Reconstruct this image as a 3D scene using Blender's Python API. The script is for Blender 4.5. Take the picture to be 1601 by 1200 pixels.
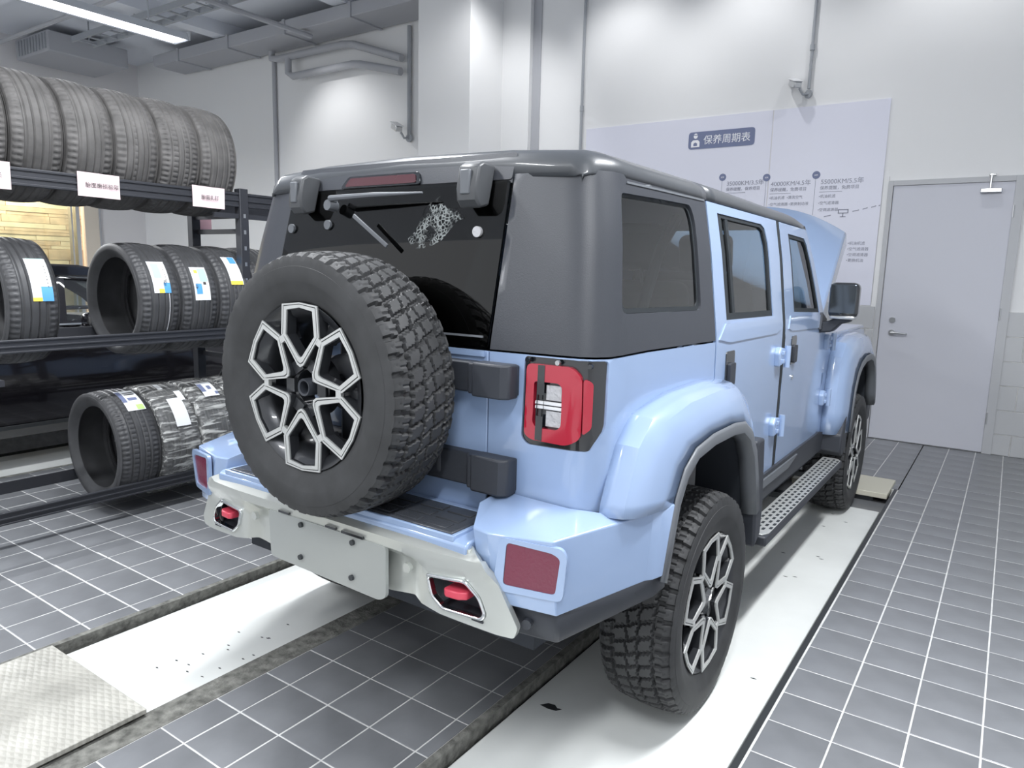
import bpy, bmesh, math, random
from mathutils import Vector, Matrix, geometry
PI = math.pi
R = math.radians
random.seed(7)
for o in list(bpy.data.objects): bpy.data.objects.remove(o)
S = bpy.context.scene
C = S.collection

# ------------------------------------------------------------------ camera
def make_camera():
    yaw, pitch, roll = -.6038, .1566, .0247
    f = Vector((math.sin(yaw)*math.cos(pitch), math.cos(yaw)*math.cos(pitch), -math.sin(pitch)))
    r = Vector((math.cos(yaw), -math.sin(yaw), 0)); u = r.cross(f)
    c, s = math.cos(roll), math.sin(roll)
    r2 = c*r + s*u; u2 = -s*r + c*u
    cd = bpy.data.cameras.new('camera'); co = bpy.data.objects.new('camera', cd); C.objects.link(co)
    m = Matrix((( r2.x, u2.x, -f.x, 1.6606), (r2.y, u2.y, -f.y, -2.3458), (r2.z, u2.z, -f.z, 1.5151), (0, 0, 0, 1)))
    co.matrix_world = m
    cd.sensor_fit = 'HORIZONTAL'; cd.sensor_width = 36; cd.lens = 36*1123.01/1601
    cd.clip_start = .05; cd.clip_end = 100
    S.camera = co
make_camera()

# ------------------------------------------------------------------ world, exposure, lamps
W = bpy.data.worlds.new('world'); S.world = W; W.use_nodes = True
bg = W.node_tree.nodes['Background']; bg.inputs[0].default_value = (.93, .96, 1, 1); bg.inputs[1].default_value = .95
S.view_settings.view_transform = 'Standard'; S.view_settings.look = 'None'
S.view_settings.exposure = .25; S.view_settings.gamma = 1; S.view_settings.use_curve_mapping = False
def area(name, loc, size, power, rot=(0, 0, 0), col=(.96, .98, 1)):
    l = bpy.data.lights.new(name, 'AREA'); l.shape = 'RECTANGLE'; l.size, l.size_y = size; l.energy = power; l.color = col
    o = bpy.data.objects.new(name, l); o.location = loc; o.rotation_euler = rot; C.objects.link(o); return o
def spot(name, loc, target, power, ang, blend=.25, col=(1, 1, 1)):
    l = bpy.data.lights.new(name, 'SPOT'); l.energy = power; l.spot_size = R(ang); l.spot_blend = blend; l.color = col; l.shadow_soft_size = .04
    o = bpy.data.objects.new(name, l); o.location = loc
    o.rotation_euler = (Vector(target)-Vector(loc)).to_track_quat('-Z', 'Y').to_euler(); C.objects.link(o); return o
LAMPS = [(-4.0, .35, 3.3), (-1.1, -.6, 3.45), (1.7, .2, 3.45), (1.7, -2.6, 3.45), (-1.1, -3.4, 3.45), (-7.6, -1.3, 3.4)]  # last entry is an added unseen lamp brightening the left wall and ceiling
LPOW = [34, 80, 105, 60, 60, 340]
for (x, y, z), pw in zip(LAMPS, LPOW):
    area('batten_light', (x, y, z-.06), (.16, 1.5), pw)
SPOTS = [((-2.0, 4.1, 4.75), (-2.0, 5.05, 3.0), 42), ((-.7, 4.1, 4.75), (-.7, 5.05, 3.0), 42), ((1.0, 4.0, 4.75), (1.0, 5.05, 2.9), 45),
         ((-2.7, 3.9, 4.75), (-3.9, 4.5, 2.6), 80), ((-6.6, 3.9, 4.5), (-6.4, 5.05, 2.6), 55)]
for a, b, pw in SPOTS: spot('spot_light', a, b, pw, 100, .85)

# ------------------------------------------------------------------ materials
def mat(name, col, rough=.5, metal=0, coat=0, spec=.5, noise=0, nscale=8, bump=0, bscale=40, trans=0, alpha=1, emit=None, estr=0, sheen=0, aniso=None):
    m = bpy.data.materials.new(name); m.use_nodes = True
    nt = m.node_tree; b = nt.nodes['Principled BSDF']
    c = tuple(col)+(1,)
    b.inputs['Base Color'].default_value = c; b.inputs['Roughness'].default_value = rough; b.inputs['Metallic'].default_value = metal
    b.inputs['Coat Weight'].default_value = coat; b.inputs['Coat Roughness'].default_value = .05
    b.inputs['Specular IOR Level'].default_value = spec
    b.inputs['Transmission Weight'].default_value = trans; b.inputs['Alpha'].default_value = alpha
    if emit: b.inputs['Emission Color'].default_value = tuple(emit)+(1,); b.inputs['Emission Strength'].default_value = estr
    tc = nt.nodes.new('ShaderNodeTexCoord')
    if noise:
        n = nt.nodes.new('ShaderNodeTexNoise'); n.inputs['Scale'].default_value = nscale; n.inputs['Detail'].default_value = 6
        r = nt.nodes.new('ShaderNodeValToRGB')
        r.color_ramp.elements[0].position = .3; r.color_ramp.elements[1].position = .7
        r.color_ramp.elements[0].color = tuple(max(0, x*(1-noise)) for x in col)+(1,)
        r.color_ramp.elements[1].color = tuple(min(1, x*(1+noise)) for x in col)+(1,)
        nt.links.new(tc.outputs['Object'], n.inputs['Vector']); nt.links.new(n.outputs['Fac'], r.inputs[0]); nt.links.new(r.outputs[0], b.inputs['Base Color'])
    if bump:
        n = nt.nodes.new('ShaderNodeTexNoise'); n.inputs['Scale'].default_value = bscale; n.inputs['Detail'].default_value = 4
        if aniso:
            mp = nt.nodes.new('ShaderNodeMapping'); mp.inputs['Scale'].default_value = aniso
            nt.links.new(tc.outputs['Object'], mp.inputs['Vector']); nt.links.new(mp.outputs[0], n.inputs['Vector'])
        else: nt.links.new(tc.outputs['Object'], n.inputs['Vector'])
        bp = nt.nodes.new('ShaderNodeBump'); bp.inputs['Strength'].default_value = bump; bp.inputs['Distance'].default_value = .01
        nt.links.new(n.outputs['Fac'], bp.inputs['Height']); nt.links.new(bp.outputs[0], b.inputs['Normal'])
    return m
M = {}
M['blue'] = mat('light_blue_paint', (.30, .405, .61), .25, .0, 1, .5)
M['hardtop'] = mat('textured_dark_grey', (.044, .048, .058), .42, bump=.06, bscale=300)
M['roof'] = mat('roof_grey', (.055, .06, .068), .35, coat=.4)
M['plastic'] = mat('black_plastic', (.036, .040, .050), .5, bump=.08, bscale=300)
M['trimgrey'] = mat('grey_trim', (.13, .14, .155), .42)
M['gloss'] = mat('black_gloss', (.012, .014, .018), .08, coat=1)
M['seal'] = mat('rubber_seal', (.02, .025, .03), .6)
M['liner'] = mat('wheel_liner', (.03, .035, .045), .8)
M['tyre'] = mat('tyre_rubber', (.035, .036, .038), .62, noise=.25, nscale=12)
M['tyre_used'] = mat('dusty_rubber', (.10, .096, .094), .7, noise=.3, nscale=9)
M['tyre_new'] = mat('new_rubber', (.055, .056, .06), .5, noise=.2, nscale=9)
M['silver'] = mat('machined_silver', (.60, .61, .60), .34, .5)
M['rimdark'] = mat('dark_rim', (.035, .037, .042), .3, .3, coat=.4)
M['champagne'] = mat('satin_silver', (.60, .62, .59), .3, .55, bump=.02, bscale=120)
M['chrome'] = mat('chrome', (.8, .82, .83), .12, 1)
M['red'] = mat('red_hook', (.62, .06, .10), .35)
M['redlens'] = mat('red_lens', (.42, .012, .035), .15, coat=1)
M['refl'] = mat('dark_red_reflector', (.15, .004, .034), .3, coat=.5, bump=.2, bscale=120)
M['clear'] = mat('clear_lens', (.55, .55, .57), .2, .4, bump=.3, bscale=80)
M['white'] = mat('white_bar', (.75, .76, .78), .3)
def glass(name, tint, refl_rough=.02, dens=.25, ior=1.6):
    m = bpy.data.materials.new(name); m.use_nodes = True; nt = m.node_tree; nt.nodes.clear()
    o = nt.nodes.new('ShaderNodeOutputMaterial'); t = nt.nodes.new('ShaderNodeBsdfTransparent'); g = nt.nodes.new('ShaderNodeBsdfGlossy')
    t.inputs[0].default_value = tuple(x*dens for x in tint)+(1,); g.inputs['Roughness'].default_value = refl_rough
    mx = nt.nodes.new('ShaderNodeMixShader'); fr = nt.nodes.new('ShaderNodeFresnel'); fr.inputs[0].default_value = ior
    nt.links.new(fr.outputs[0], mx.inputs[0]); nt.links.new(t.outputs[0], mx.inputs[1]); nt.links.new(g.outputs[0], mx.inputs[2]); nt.links.new(mx.outputs[0], o.inputs[0])
    return m
M['glass_dark'] = glass('privacy_glass', (.75, .9, .95), .02, .13)
M['glass_side'] = glass('tinted_glass', (.88, .96, 1), .02, .82, 2.5)
M['glass_clear'] = glass('clear_glass', (.9, 1, .98), .01, .9)
M['seat'] = mat('seat_fabric', (.09, .092, .10), .8)
M['cabin'] = mat('cabin_plastic', (.16, .162, .17), .7)
M['tile'] = mat('grey_floor_tile', (.195, .202, .215), .3, noise=.22, nscale=3, bump=.03, bscale=60)
M['grout'] = mat('pale_grout', (.66, .66, .65), .8, noise=.15, nscale=20)
M['concrete'] = mat('rough_concrete', (.17, .17, .155), .9, noise=.5, nscale=30, bump=.6, bscale=60)
M['ramp'] = mat('white_lift_paint', (.80, .82, .80), .38, noise=.05, nscale=3)
M['steel'] = mat('dark_steel', (.06, .065, .07), .45, .5)
M['wall'] = mat('white_wall_paint', (.80, .805, .81), .85, bump=.02, bscale=50)
M['wallgrey'] = mat('grey_wall_paint', (.74, .73, .74), .85)
M['walltile'] = mat('pale_wall_tile', (.52, .53, .545), .3)
M['ceil'] = mat('painted_ceiling', (.74, .77, .83), .9)
M['duct'] = mat('dark_duct', (.42, .43, .46), .7)
M['pipe'] = mat('grey_conduit', (.36, .38, .41), .5)
M['poster'] = mat('lilac_poster', (.75, .76, .86), .35)
M['navy'] = mat('slate_blue_print', (.17, .20, .33), .5)
M['print'] = mat('grey_print', (.30, .31, .38), .6)
M['letterwhite'] = mat('white_print', (.92, .92, .95), .5)
M['door'] = mat('grey_door_paint', (.59, .60, .66), .5)
M['frame'] = mat('door_frame_paint', (.50, .51, .53), .5)
M['metal'] = mat('brushed_metal', (.6, .61, .62), .3, .9)
M['rack'] = mat('black_rack_steel', (.04, .042, .05), .4, .2)
M['paper'] = mat('pale_pink_paper', (.85, .68, .70), .8)
M['ink'] = mat('black_ink', (.05, .05, .05), .7)
M['lamp'] = mat('lamp_tube', (1, 1, 1), .4, emit=(.93, .96, 1), estr=7)
M['lampcase'] = mat('lamp_housing', (.42, .44, .47), .45)
M['carblack'] = mat('black_car_paint', (.012, .011, .014), .12, coat=1)
M['wood'] = mat('warm_plank', (.70, .52, .36), .5, noise=.25, nscale=5)
M['wood2'] = mat('pale_plank', (.85, .70, .50), .5, noise=.15, nscale=5)
M['sidecream'] = mat('cream_frame', (.75, .68, .58), .5)
M['lblue'] = mat('blue_label', (.10, .36, .72), .5)
M['lyellow'] = mat('yellow_label', (.88, .68, .10), .5)
M['lteal'] = mat('teal_label', (.45, .80, .72), .5)
M['lgreen'] = mat('green_label', (.52, .76, .25), .5)
M['lwhite'] = mat('white_label', (.82, .84, .86), .5)
# checker plate
def checker_mat():
    m = mat('checker_plate', (.44, .43, .39), .55, noise=.2, nscale=7)
    nt = m.node_tree; b = nt.nodes['Principled BSDF']; tc = nt.nodes.new('ShaderNodeTexCoord')
    hs = []
    for ang in (R(45), R(-45)):
        mp = nt.nodes.new('ShaderNodeMapping'); mp.inputs['Rotation'].default_value = (0, 0, ang); mp.inputs['Scale'].default_value = (28, 60, 1)
        v = nt.nodes.new('ShaderNodeTexVoronoi'); v.inputs['Scale'].default_value = 1; v.inputs['Randomness'].default_value = .15
        nt.links.new(tc.outputs['Object'], mp.inputs[0]); nt.links.new(mp.outputs[0], v.inputs[0]); hs.append(v)
    a = nt.nodes.new('ShaderNodeMath'); a.operation = 'MINIMUM'
    nt.links.new(hs[0].outputs['Distance'], a.inputs[0]); nt.links.new(hs[1].outputs['Distance'], a.inputs[1])
    bp = nt.nodes.new('ShaderNodeBump'); bp.inputs['Strength'].default_value = .8; bp.inputs['Distance'].default_value = .006; bp.invert = True
    nt.links.new(a.outputs[0], bp.inputs['Height']); nt.links.new(bp.outputs[0], b.inputs['Normal'])
    return m
M['checker'] = checker_mat()
def wrap_mat():
    m = mat('clear_stretch_wrap', (.75, .76, .74), .18, spec=.8)
    nt = m.node_tree; b = nt.nodes['Principled BSDF']; tc = nt.nodes.new('ShaderNodeTexCoord')
    mp = nt.nodes.new('ShaderNodeMapping'); mp.inputs['Scale'].default_value = (9, 9, 60)
    # creases run round the tyre's width, so stretch the noise along its axis (local x)
    mp.inputs['Scale'].default_value = (7, 42, 42)
    n = nt.nodes.new('ShaderNodeTexNoise'); n.inputs['Scale'].default_value = 1; n.inputs['Detail'].default_value = 5; n.inputs['Distortion'].default_value = .8
    nt.links.new(tc.outputs['Object'], mp.inputs[0]); nt.links.new(mp.outputs[0], n.inputs['Vector'])
    r = nt.nodes.new('ShaderNodeValToRGB'); r.color_ramp.elements[0].position = .48; r.color_ramp.elements[1].position = .66
    r.color_ramp.elements[0].color = (.08, .08, .08, 1); r.color_ramp.elements[1].color = (.75, .75, .75, 1)
    nt.links.new(n.outputs['Fac'], r.inputs[0]); nt.links.new(r.outputs[0], b.inputs['Alpha'])
    bp = nt.nodes.new('ShaderNodeBump'); bp.inputs['Strength'].default_value = .9; bp.inputs['Distance'].default_value = .01
    nt.links.new(n.outputs['Fac'], bp.inputs['Height']); nt.links.new(bp.outputs[0], b.inputs['Normal'])
    return m
M['wrap'] = wrap_mat()
def residue_mat():
    m = mat('dried_glue_residue', (.36, .39, .39), .7)
    nt = m.node_tree; b = nt.nodes['Principled BSDF']; tc = nt.nodes.new('ShaderNodeTexCoord')
    v = nt.nodes.new('ShaderNodeTexVoronoi'); v.feature = 'DISTANCE_TO_EDGE'; v.inputs['Scale'].default_value = 85
    n = nt.nodes.new('ShaderNodeTexNoise'); n.inputs['Scale'].default_value = 22; n.inputs['Detail'].default_value = 5
    r = nt.nodes.new('ShaderNodeValToRGB'); r.color_ramp.elements[0].position = .04; r.color_ramp.elements[0].color = (.6, .6, .6, 1)
    r.color_ramp.elements[1].position = .22; r.color_ramp.elements[1].color = (0, 0, 0, 1)
    r2 = nt.nodes.new('ShaderNodeValToRGB'); r2.color_ramp.elements[0].position = .42; r2.color_ramp.elements[1].position = .52
    mu = nt.nodes.new('ShaderNodeMath'); mu.operation = 'MULTIPLY'
    nt.links.new(tc.outputs['Object'], v.inputs['Vector']); nt.links.new(tc.outputs['Object'], n.inputs['Vector'])
    nt.links.new(v.outputs['Distance'], r.inputs[0]); nt.links.new(n.outputs['Fac'], r2.inputs[0])
    nt.links.new(r.outputs[0], mu.inputs[0]); nt.links.new(r2.outputs[0], mu.inputs[1]); nt.links.new(mu.outputs[0], b.inputs['Alpha'])
    return m
M['residue'] = residue_mat()

# ------------------------------------------------------------------ helpers
def smooth(me, ang=35):
    me.polygons.foreach_set('use_smooth', [True]*len(me.polygons)); me.set_sharp_from_angle(angle=R(ang))
def link(name, me, m, parent=None, bevel=0, seg=2, ang=35, label=None):
    if m is not None and not me.materials: me.materials.append(M[m] if isinstance(m, str) else m)
    smooth(me, ang)
    o = bpy.data.objects.new(name, me); C.objects.link(o)
    if parent is not None: o.parent = parent
    if bevel:
        b = o.modifiers.new('bevel', 'BEVEL'); b.width = bevel; b.segments = seg; b.limit_method = 'ANGLE'; b.angle_limit = R(40)
    if label: o['label'] = label
    return o
def bm_link(name, bm, m, parent=None, **k):
    me = bpy.data.meshes.new(name); bm.normal_update(); bm.to_mesh(me); bm.free(); return link(name, me, m, parent, **k)
def empty(name, loc=(0, 0, 0), rz=0):
    o = bpy.data.objects.new(name, None); o.location = loc; o.rotation_euler = (0, 0, rz); o.empty_display_size = .1; C.objects.link(o); return o
def tag(o, label=None, cat=None, group=None, kind=None):
    if label: o['label'] = label
    if cat: o['category'] = cat
    if group: o['group'] = group
    if kind: o['kind'] = kind
    return o
def struct(o): o['kind'] = 'structure'; return o
def add_box(bm, x0, x1, y0, y1, z0, z1, mtx=None):
    vs = [bm.verts.new((x, y, z)) for x in (x0, x1) for y in (y0, y1) for z in (z0, z1)]
    for f in ((0, 1, 3, 2), (4, 6, 7, 5), (0, 4, 5, 1), (2, 3, 7, 6), (0, 2, 6, 4), (1, 5, 7, 3)): bm.faces.new([vs[i] for i in f])
    if mtx is not None:
        for v in vs: v.co = mtx @ v.co
    return vs
def box(name, x0, x1, y0, y1, z0, z1, m, parent=None, **k):
    bm = bmesh.new(); add_box(bm, x0, x1, y0, y1, z0, z1); return bm_link(name, bm, m, parent, **k)
def boxes(name, lst, m, parent=None, **k):
    bm = bmesh.new()
    for b in lst: add_box(bm, *b)
    return bm_link(name, bm, m, parent, **k)
def prism_bm(bm, pts, d0, d1, axis):
    """pts 2D polygon extruded from d0 to d1 along axis (0: pts are y,z  1: x,z  2: x,y)"""
    def P(p, d): return {0: (d, p[0], p[1]), 1: (p[0], d, p[1]), 2: (p[0], p[1], d)}[axis]
    a = [bm.verts.new(P(p, d0)) for p in pts]; b = [bm.verts.new(P(p, d1)) for p in pts]
    n = len(pts); bm.faces.new(a); bm.faces.new(b[::-1])
    for i in range(n): bm.faces.new((a[i], b[i], b[(i+1) % n], a[(i+1) % n]))
def prism(name, pts, d0, d1, axis, m, parent=None, **k):
    bm = bmesh.new(); prism_bm(bm, pts, d0, d1, axis); bmesh.ops.recalc_face_normals(bm, faces=bm.faces); return bm_link(name, bm, m, parent, **k)
def tube_bm(bm, path, r, n=10, cap=True):
    path = [Vector(p) for p in path]; rings = []
    for i, p in enumerate(path):
        d = (path[min(i+1, len(path)-1)]-path[max(i-1, 0)]).normalized()
        a = d.cross(Vector((0, 0, 1)))
        if a.length < .01: a = d.cross(Vector((1, 0, 0)))
        a.normalize(); b = d.cross(a)
        rr = r[i] if isinstance(r, (list, tuple)) else r
        rings.append([bm.verts.new(p+rr*(math.cos(t*2*PI/n)*a+math.sin(t*2*PI/n)*b)) for t in range(n)])
    for i in range(len(rings)-1):
        for t in range(n): bm.faces.new((rings[i][t], rings[i][(t+1) % n], rings[i+1][(t+1) % n], rings[i+1][t]))
    if cap: bm.faces.new(rings[0][::-1]); bm.faces.new(rings[-1])
def tube(name, path, r, m, parent=None, n=10, **k):
    bm = bmesh.new(); tube_bm(bm, path, r, n); bmesh.ops.recalc_face_normals(bm, faces=bm.faces); return bm_link(name, bm, m, parent, **k)
def fillet(pts, rad, n=4):
    out = []; N = len(pts)
    for i in range(N):
        p0, p, p1 = Vector(pts[i-1]), Vector(pts[i]), Vector(pts[(i+1) % N])
        r = rad[i] if isinstance(rad, (list, tuple)) else rad
        a, b = (p0-p), (p1-p); la, lb = a.length, b.length
        r_ = min(r, la*.45, lb*.45)
        if r_ < 1e-4: out.append(tuple(p)); continue
        a, b = p+a/la*r_, p+b/lb*r_
        for k in range(n+1):
            t = k/n; q = a*(1-t)**2+p*2*t*(1-t)+b*t*t; out.append(tuple(q))
    return out
def inside(pt, poly):
    x, y = pt; c = False; n = len(poly)
    for i in range(n):
        x0, y0 = poly[i]; x1, y1 = poly[i-1]
        if (y0 > y) != (y1 > y) and x < (x1-x0)*(y-y0)/(y1-y0)+x0: c = not c
    return c
def resample(poly, step):
    out = []
    for i in range(len(poly)):
        a, b = Vector(poly[i]), Vector(poly[(i+1) % len(poly)]); n = max(1, int(math.ceil((b-a).length/step)))
        for k in range(n): out.append(a.lerp(b, k/n))
    return out
def panel(name, outline, fn, m, parent=None, holes=(), thick=.012, step=.05, bevel=.003, **k):
    """curved sheet: 2D outline with holes mapped by fn(u,v)->3D, given thickness inward"""
    pts, edges = [], []
    for lp in [outline]+list(holes):
        rs = resample(lp, step); n0 = len(pts); pts += rs
        edges += [(n0+i, n0+(i+1) % len(rs)) for i in range(len(rs))]
    us = [p[0] for p in outline]; vs = [p[1] for p in outline]
    nb = len(pts); border = list(pts)
    nu = int((max(us)-min(us))/step)+1; nv = int((max(vs)-min(vs))/step)+1
    for i in range(nu):
        for j in range(nv):
            q = Vector((min(us)+(i+.5)*step, min(vs)+(j+.5)*step))
            if inside(q, outline) and not any(inside(q, h) for h in holes) and min((q-b).length_squared for b in border) > (step*.45)**2: pts.append(q)
    r = geometry.delaunay_2d_cdt(pts, edges, [], 0, 1e-6)
    bm = bmesh.new(); vv = [bm.verts.new(fn(p[0], p[1])) for p in r[0]]
    for f in r[2]:
        c = sum((r[0][i] for i in f), Vector((0, 0)))/len(f)
        if inside(c, outline) and not any(inside(c, h) for h in holes):
            a, b_, c_ = (r[0][i] for i in f[:3])
            if (b_-a).cross(c_-a) < 0: f = f[::-1]
            try: bm.faces.new([vv[i] for i in f])
            except ValueError: pass
    bmesh.ops.delete(bm, geom=[v for v in bm.verts if not v.link_faces], context='VERTS')
    bm.normal_update()
    if thick:
        old = list(bm.faces); mp = {}
        for v in list(bm.verts): mp[v] = bm.verts.new(v.co-v.normal*thick)
        be = [(e.verts[0], e.verts[1], e.link_loops[0]) for e in bm.edges if e.is_boundary]
        for f in old: bm.faces.new([mp[v] for v in reversed(f.verts)])
        for a, b, lp in be:
            if lp.vert == a: bm.faces.new((b, a, mp[a], mp[b]))
            else: bm.faces.new((a, b, mp[b], mp[a]))
    return bm_link(name, bm, m, parent, bevel=bevel, **k)
def rrect(x0, x1, y0, y1, r, n=4): return fillet([(x0, y0), (x1, y0), (x1, y1), (x0, y1)], r, n)
def text(name, s, size, m, parent=None, loc=(0, 0, 0), rot=(PI/2, 0, 0), extrude=.0006, align='LEFT'):
    cu = bpy.data.curves.new(name, 'FONT'); cu.body = s; cu.size = size; cu.extrude = extrude; cu.align_x = align; cu.resolution_u = 3
    t = bpy.data.objects.new(name, cu); C.objects.link(t)
    dg = bpy.context.evaluated_depsgraph_get(); me = bpy.data.meshes.new_from_object(t.evaluated_get(dg)); bpy.data.objects.remove(t)
    me.materials.clear(); me.materials.append(M[m])
    o = bpy.data.objects.new(name, me); C.objects.link(o); o.location = loc; o.rotation_euler = rot
    if parent is not None: o.parent = parent
    return o
def dup_part(o, parent, name=None):
    c = o.copy(); C.objects.link(c); c.parent = parent
    if name: c.name = name
    for ch in list(o.children): dup_part(ch, c)
    return c

# ------------------------------------------------------------------ floor, ramps, walls
FZ = .04; WY = 5.05; LX = -11.9; CZ = 5.02
floor = struct(box('floor', -12.2, 4.5, -7.5, 5.3, -.32, -.14, 'concrete'))
slabs = [(1.124, 4.5, -7.5, WY+.1), (-.545, .371, -7.5, WY+.1), (-3.84, -1.247, -7.5, WY+.1)]
boxes('floor_bed', [(a, b, c, d, -.15, FZ-.0014) for a, b, c, d in slabs]+[(-12.1, -5.3, -7.5, WY+.1, -.15, FZ-.0014), (.36, 1.14, 3.3, WY+.1, -.15, FZ-.0014), (-1.26, -.54, 3.3, WY+.1, -.15, FZ-.0014), (-5.35, -3.8, 3.3, WY+.1, -.15, FZ-.0014)], 'grout', floor)
# concrete kerbs along the lift pits
kerbs = [(.345, .372, -7.5, 3.3), (-1.262, -1.235, -7.5, 3.3), (-.548, -.44, -7.5, 3.3), (-3.88, -3.84, -7.5, 3.3)]
for a, b, c, d in kerbs: box('concrete_kerb', a, b, c, d, -.13, FZ+.0005, 'concrete', floor)
box('steel_edge', 1.106, 1.1262, -7.5, 3.3, -.13, FZ+.001, 'steel', floor)
tiles = []
def tile_region(x0, x1, ox, y0, y1, oy):
    nx0 = math.floor((x0-ox)/.2); ny0 = math.floor((y0-oy)/.2)
    i = nx0
    while ox+i*.2 < x1:
        a, b = max(ox+i*.2, x0), min(ox+(i+1)*.2, x1)
        if b-a > .012:
            j = ny0
            while oy+j*.2 < y1:
                c, d = max(oy+j*.2, y0), min(oy+(j+1)*.2, y1)
                if d-c > .012: tiles.append((a+.0031, b-.0031, c+.0027, d-.0027))
                j += 1
        i += 1
tile_region(1.122, 4.5, 1.131, -3.5, WY, -.005)
tile_region(-.44, .345, -.108, -3.5, WY, -.04)
tile_region(-3.84, -1.262, -1.542, -3.5, WY, -.07)
tile_region(-11.9, -5.3, -5.3, -3.5, WY, -.07)
tile_region(.36, 1.13, .331, 3.3, WY, -.005)
tile_region(-1.26, -.54, -1.342, 3.3, WY, -.07)
camp = Vector((1.6606, -2.3458, 1.5151)); mw = S.camera.matrix_world.inverted()
def tscore(t):
    c = Vector(((t[0]+t[1])/2, (t[2]+t[3])/2, FZ)); q = mw @ c
    if q.z > -.3: return 0
    u, v = q.x/-q.z*1123, q.y/-q.z*1123
    hid = -.95 < c.x < .95 and -.6 < c.y < 3.4 or (c.x < -.9 and c.y > .4 and c.x > -3) or c.x < -4
    if abs(u) > 850 or abs(v) > 640 or hid: return 0
    return (t[1]-t[0])*(t[3]-t[2])/abs(q.z)**3
tiles.sort(key=tscore, reverse=True)
tmesh = {}
for t in tiles[:298]:
    w, h = round(t[1]-t[0], 4), round(t[3]-t[2], 4)
    if (w, h) not in tmesh:
        bm = bmesh.new(); b = .0018
        vs = [bm.verts.new(p) for p in ((-w/2, -h/2, -.01), (w/2, -h/2, -.01), (w/2, h/2, -.01), (-w/2, h/2, -.01))]
        ws = [bm.verts.new(p) for p in ((-w/2, -h/2, -b/2), (w/2, -h/2, -b/2), (w/2, h/2, -b/2), (-w/2, h/2, -b/2))]
        us = [bm.verts.new(p) for p in ((-w/2+b, -h/2+b, 0), (w/2-b, -h/2+b, 0), (w/2-b, h/2-b, 0), (-w/2+b, h/2-b, 0))]
        bm.faces.new(us)
        for i in range(4): j = (i+1) % 4; bm.faces.new((vs[i], vs[j], ws[j], ws[i])); bm.faces.new((ws[i], ws[j], us[j], us[i]))
        me = bpy.data.meshes.new('tile'); bm.to_mesh(me); bm.free(); me.materials.append(M['tile']); tmesh[(w, h)] = me
    o = bpy.data.objects.new('floor_tile', tmesh[(w, h)]); C.objects.link(o); o.parent = floor
    o.location = ((t[0]+t[1])/2, (t[2]+t[3])/2, FZ+random.uniform(-.0006, .0006))
    o.rotation_euler = (random.uniform(-.002, .002), random.uniform(-.002, .002), 0)
bm = bmesh.new()
for t in tiles[298:]: add_box(bm, t[0], t[1], t[2], t[3], FZ-.01, FZ)
far = bm_link('distant_tiles', bm, 'tile', floor); far['kind'] = 'stuff'

# walls
wf = struct(box('wall_front', -12.1, 4.6, WY, WY+.25, -.3, CZ, 'wall'))
wl = struct(boxes('wall_left', [(LX-.25, LX, -7.5, -.5, -.3, CZ), (LX-.25, LX, 4.2, WY+.25, -.3, CZ), (LX-.25, LX, -.5, 4.2, 3.0, CZ), (LX-.25, LX, -.5, 4.2, -.3, .5)], 'wallgrey'))
wr = struct(box('wall_right', 4.5, 4.7, -7.5, WY+.25, -.3, CZ, 'wall'))
ce = struct(box('ceiling', -12.1, 4.7, -7.5, WY+.25, CZ, CZ+.2, 'ceil'))
# beams and services of the ceiling
for i_, a in enumerate(((-11.9, 4.5, 1.6, 2.0, CZ-.28, CZ), (-11.9, 4.5, -2.2, -1.8, CZ-.28, CZ), (-8.6, -8.35, 2.0, WY, CZ-.18, CZ), (-6.0, -5.75, 2.0, WY, CZ-.18, CZ))): struct(box('trim_%d' % (i_+4), *a, 'ceil'))
wbed = box('tile_backing', -2.6, .62, WY-.012, WY, FZ, 1.272, 'grout', wf)
box('tile_backing', 1.62, 4.5, WY-.012, WY, FZ, 1.272, 'grout', wf)
wt = []
def wall_tiles(x0, x1, dx):
    z = 1.272; row = 0
    while z > FZ+.02:
        z0 = max(FZ, z-.21); x = x0-(.15 if row % 2 else 0)+dx
        while x < x1:
            a, b = max(x, x0), min(x+.3, x1)
            if b-a > .02: wt.append((a+.003, b-.003, z0+.003, z-.003))
            x += .3
        z -= .21; row += 1
wall_tiles(-2.6, .62, 0); wall_tiles(1.62, 4.5, 0)
wm = {}
for a, b, c, d in wt:
    w, h = round(b-a, 3), round(d-c, 3)
    if (w, h) not in wm:
        bm = bmesh.new(); e = .002
        k = [bm.verts.new(p) for p in ((-w/2, 0, -h/2), (w/2, 0, -h/2), (w/2, 0, h/2), (-w/2, 0, h/2))]
        u = [bm.verts.new(p) for p in ((-w/2+e, -.008, -h/2+e), (w/2-e, -.008, -h/2+e), (w/2-e, -.008, h/2-e), (-w/2+e, -.008, h/2-e))]
        bm.faces.new(u)
        for i in range(4): j = (i+1) % 4; bm.faces.new((k[i], k[j], u[j], u[i]))
        me = bpy.data.meshes.new('walltile'); bm.to_mesh(me); bm.free(); me.materials.append(M['walltile']); wm[(w, h)] = me
    o = bpy.data.objects.new('wall_tile', wm[(w, h)]); C.objects.link(o); o.parent = wf; o.location = ((a+b)/2, WY-.012, (c+d)/2)

# column and pilaster
struct(box('trim_1', -4.42, -3.64, 4.355, WY, -.1, CZ, 'wall', bevel=.004))['label'] = 'square white column standing against the back wall'
struct(box('trim_2', -3.64, -3.25, 4.97, WY, -.1, CZ, 'wall'))
box('pilaster_side_shade', -3.25, -3.14, 5.035, WY, -.1, CZ, 'duct', wf)  # dark strip on the wall, stands in for shade on the pilaster's side face
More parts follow.
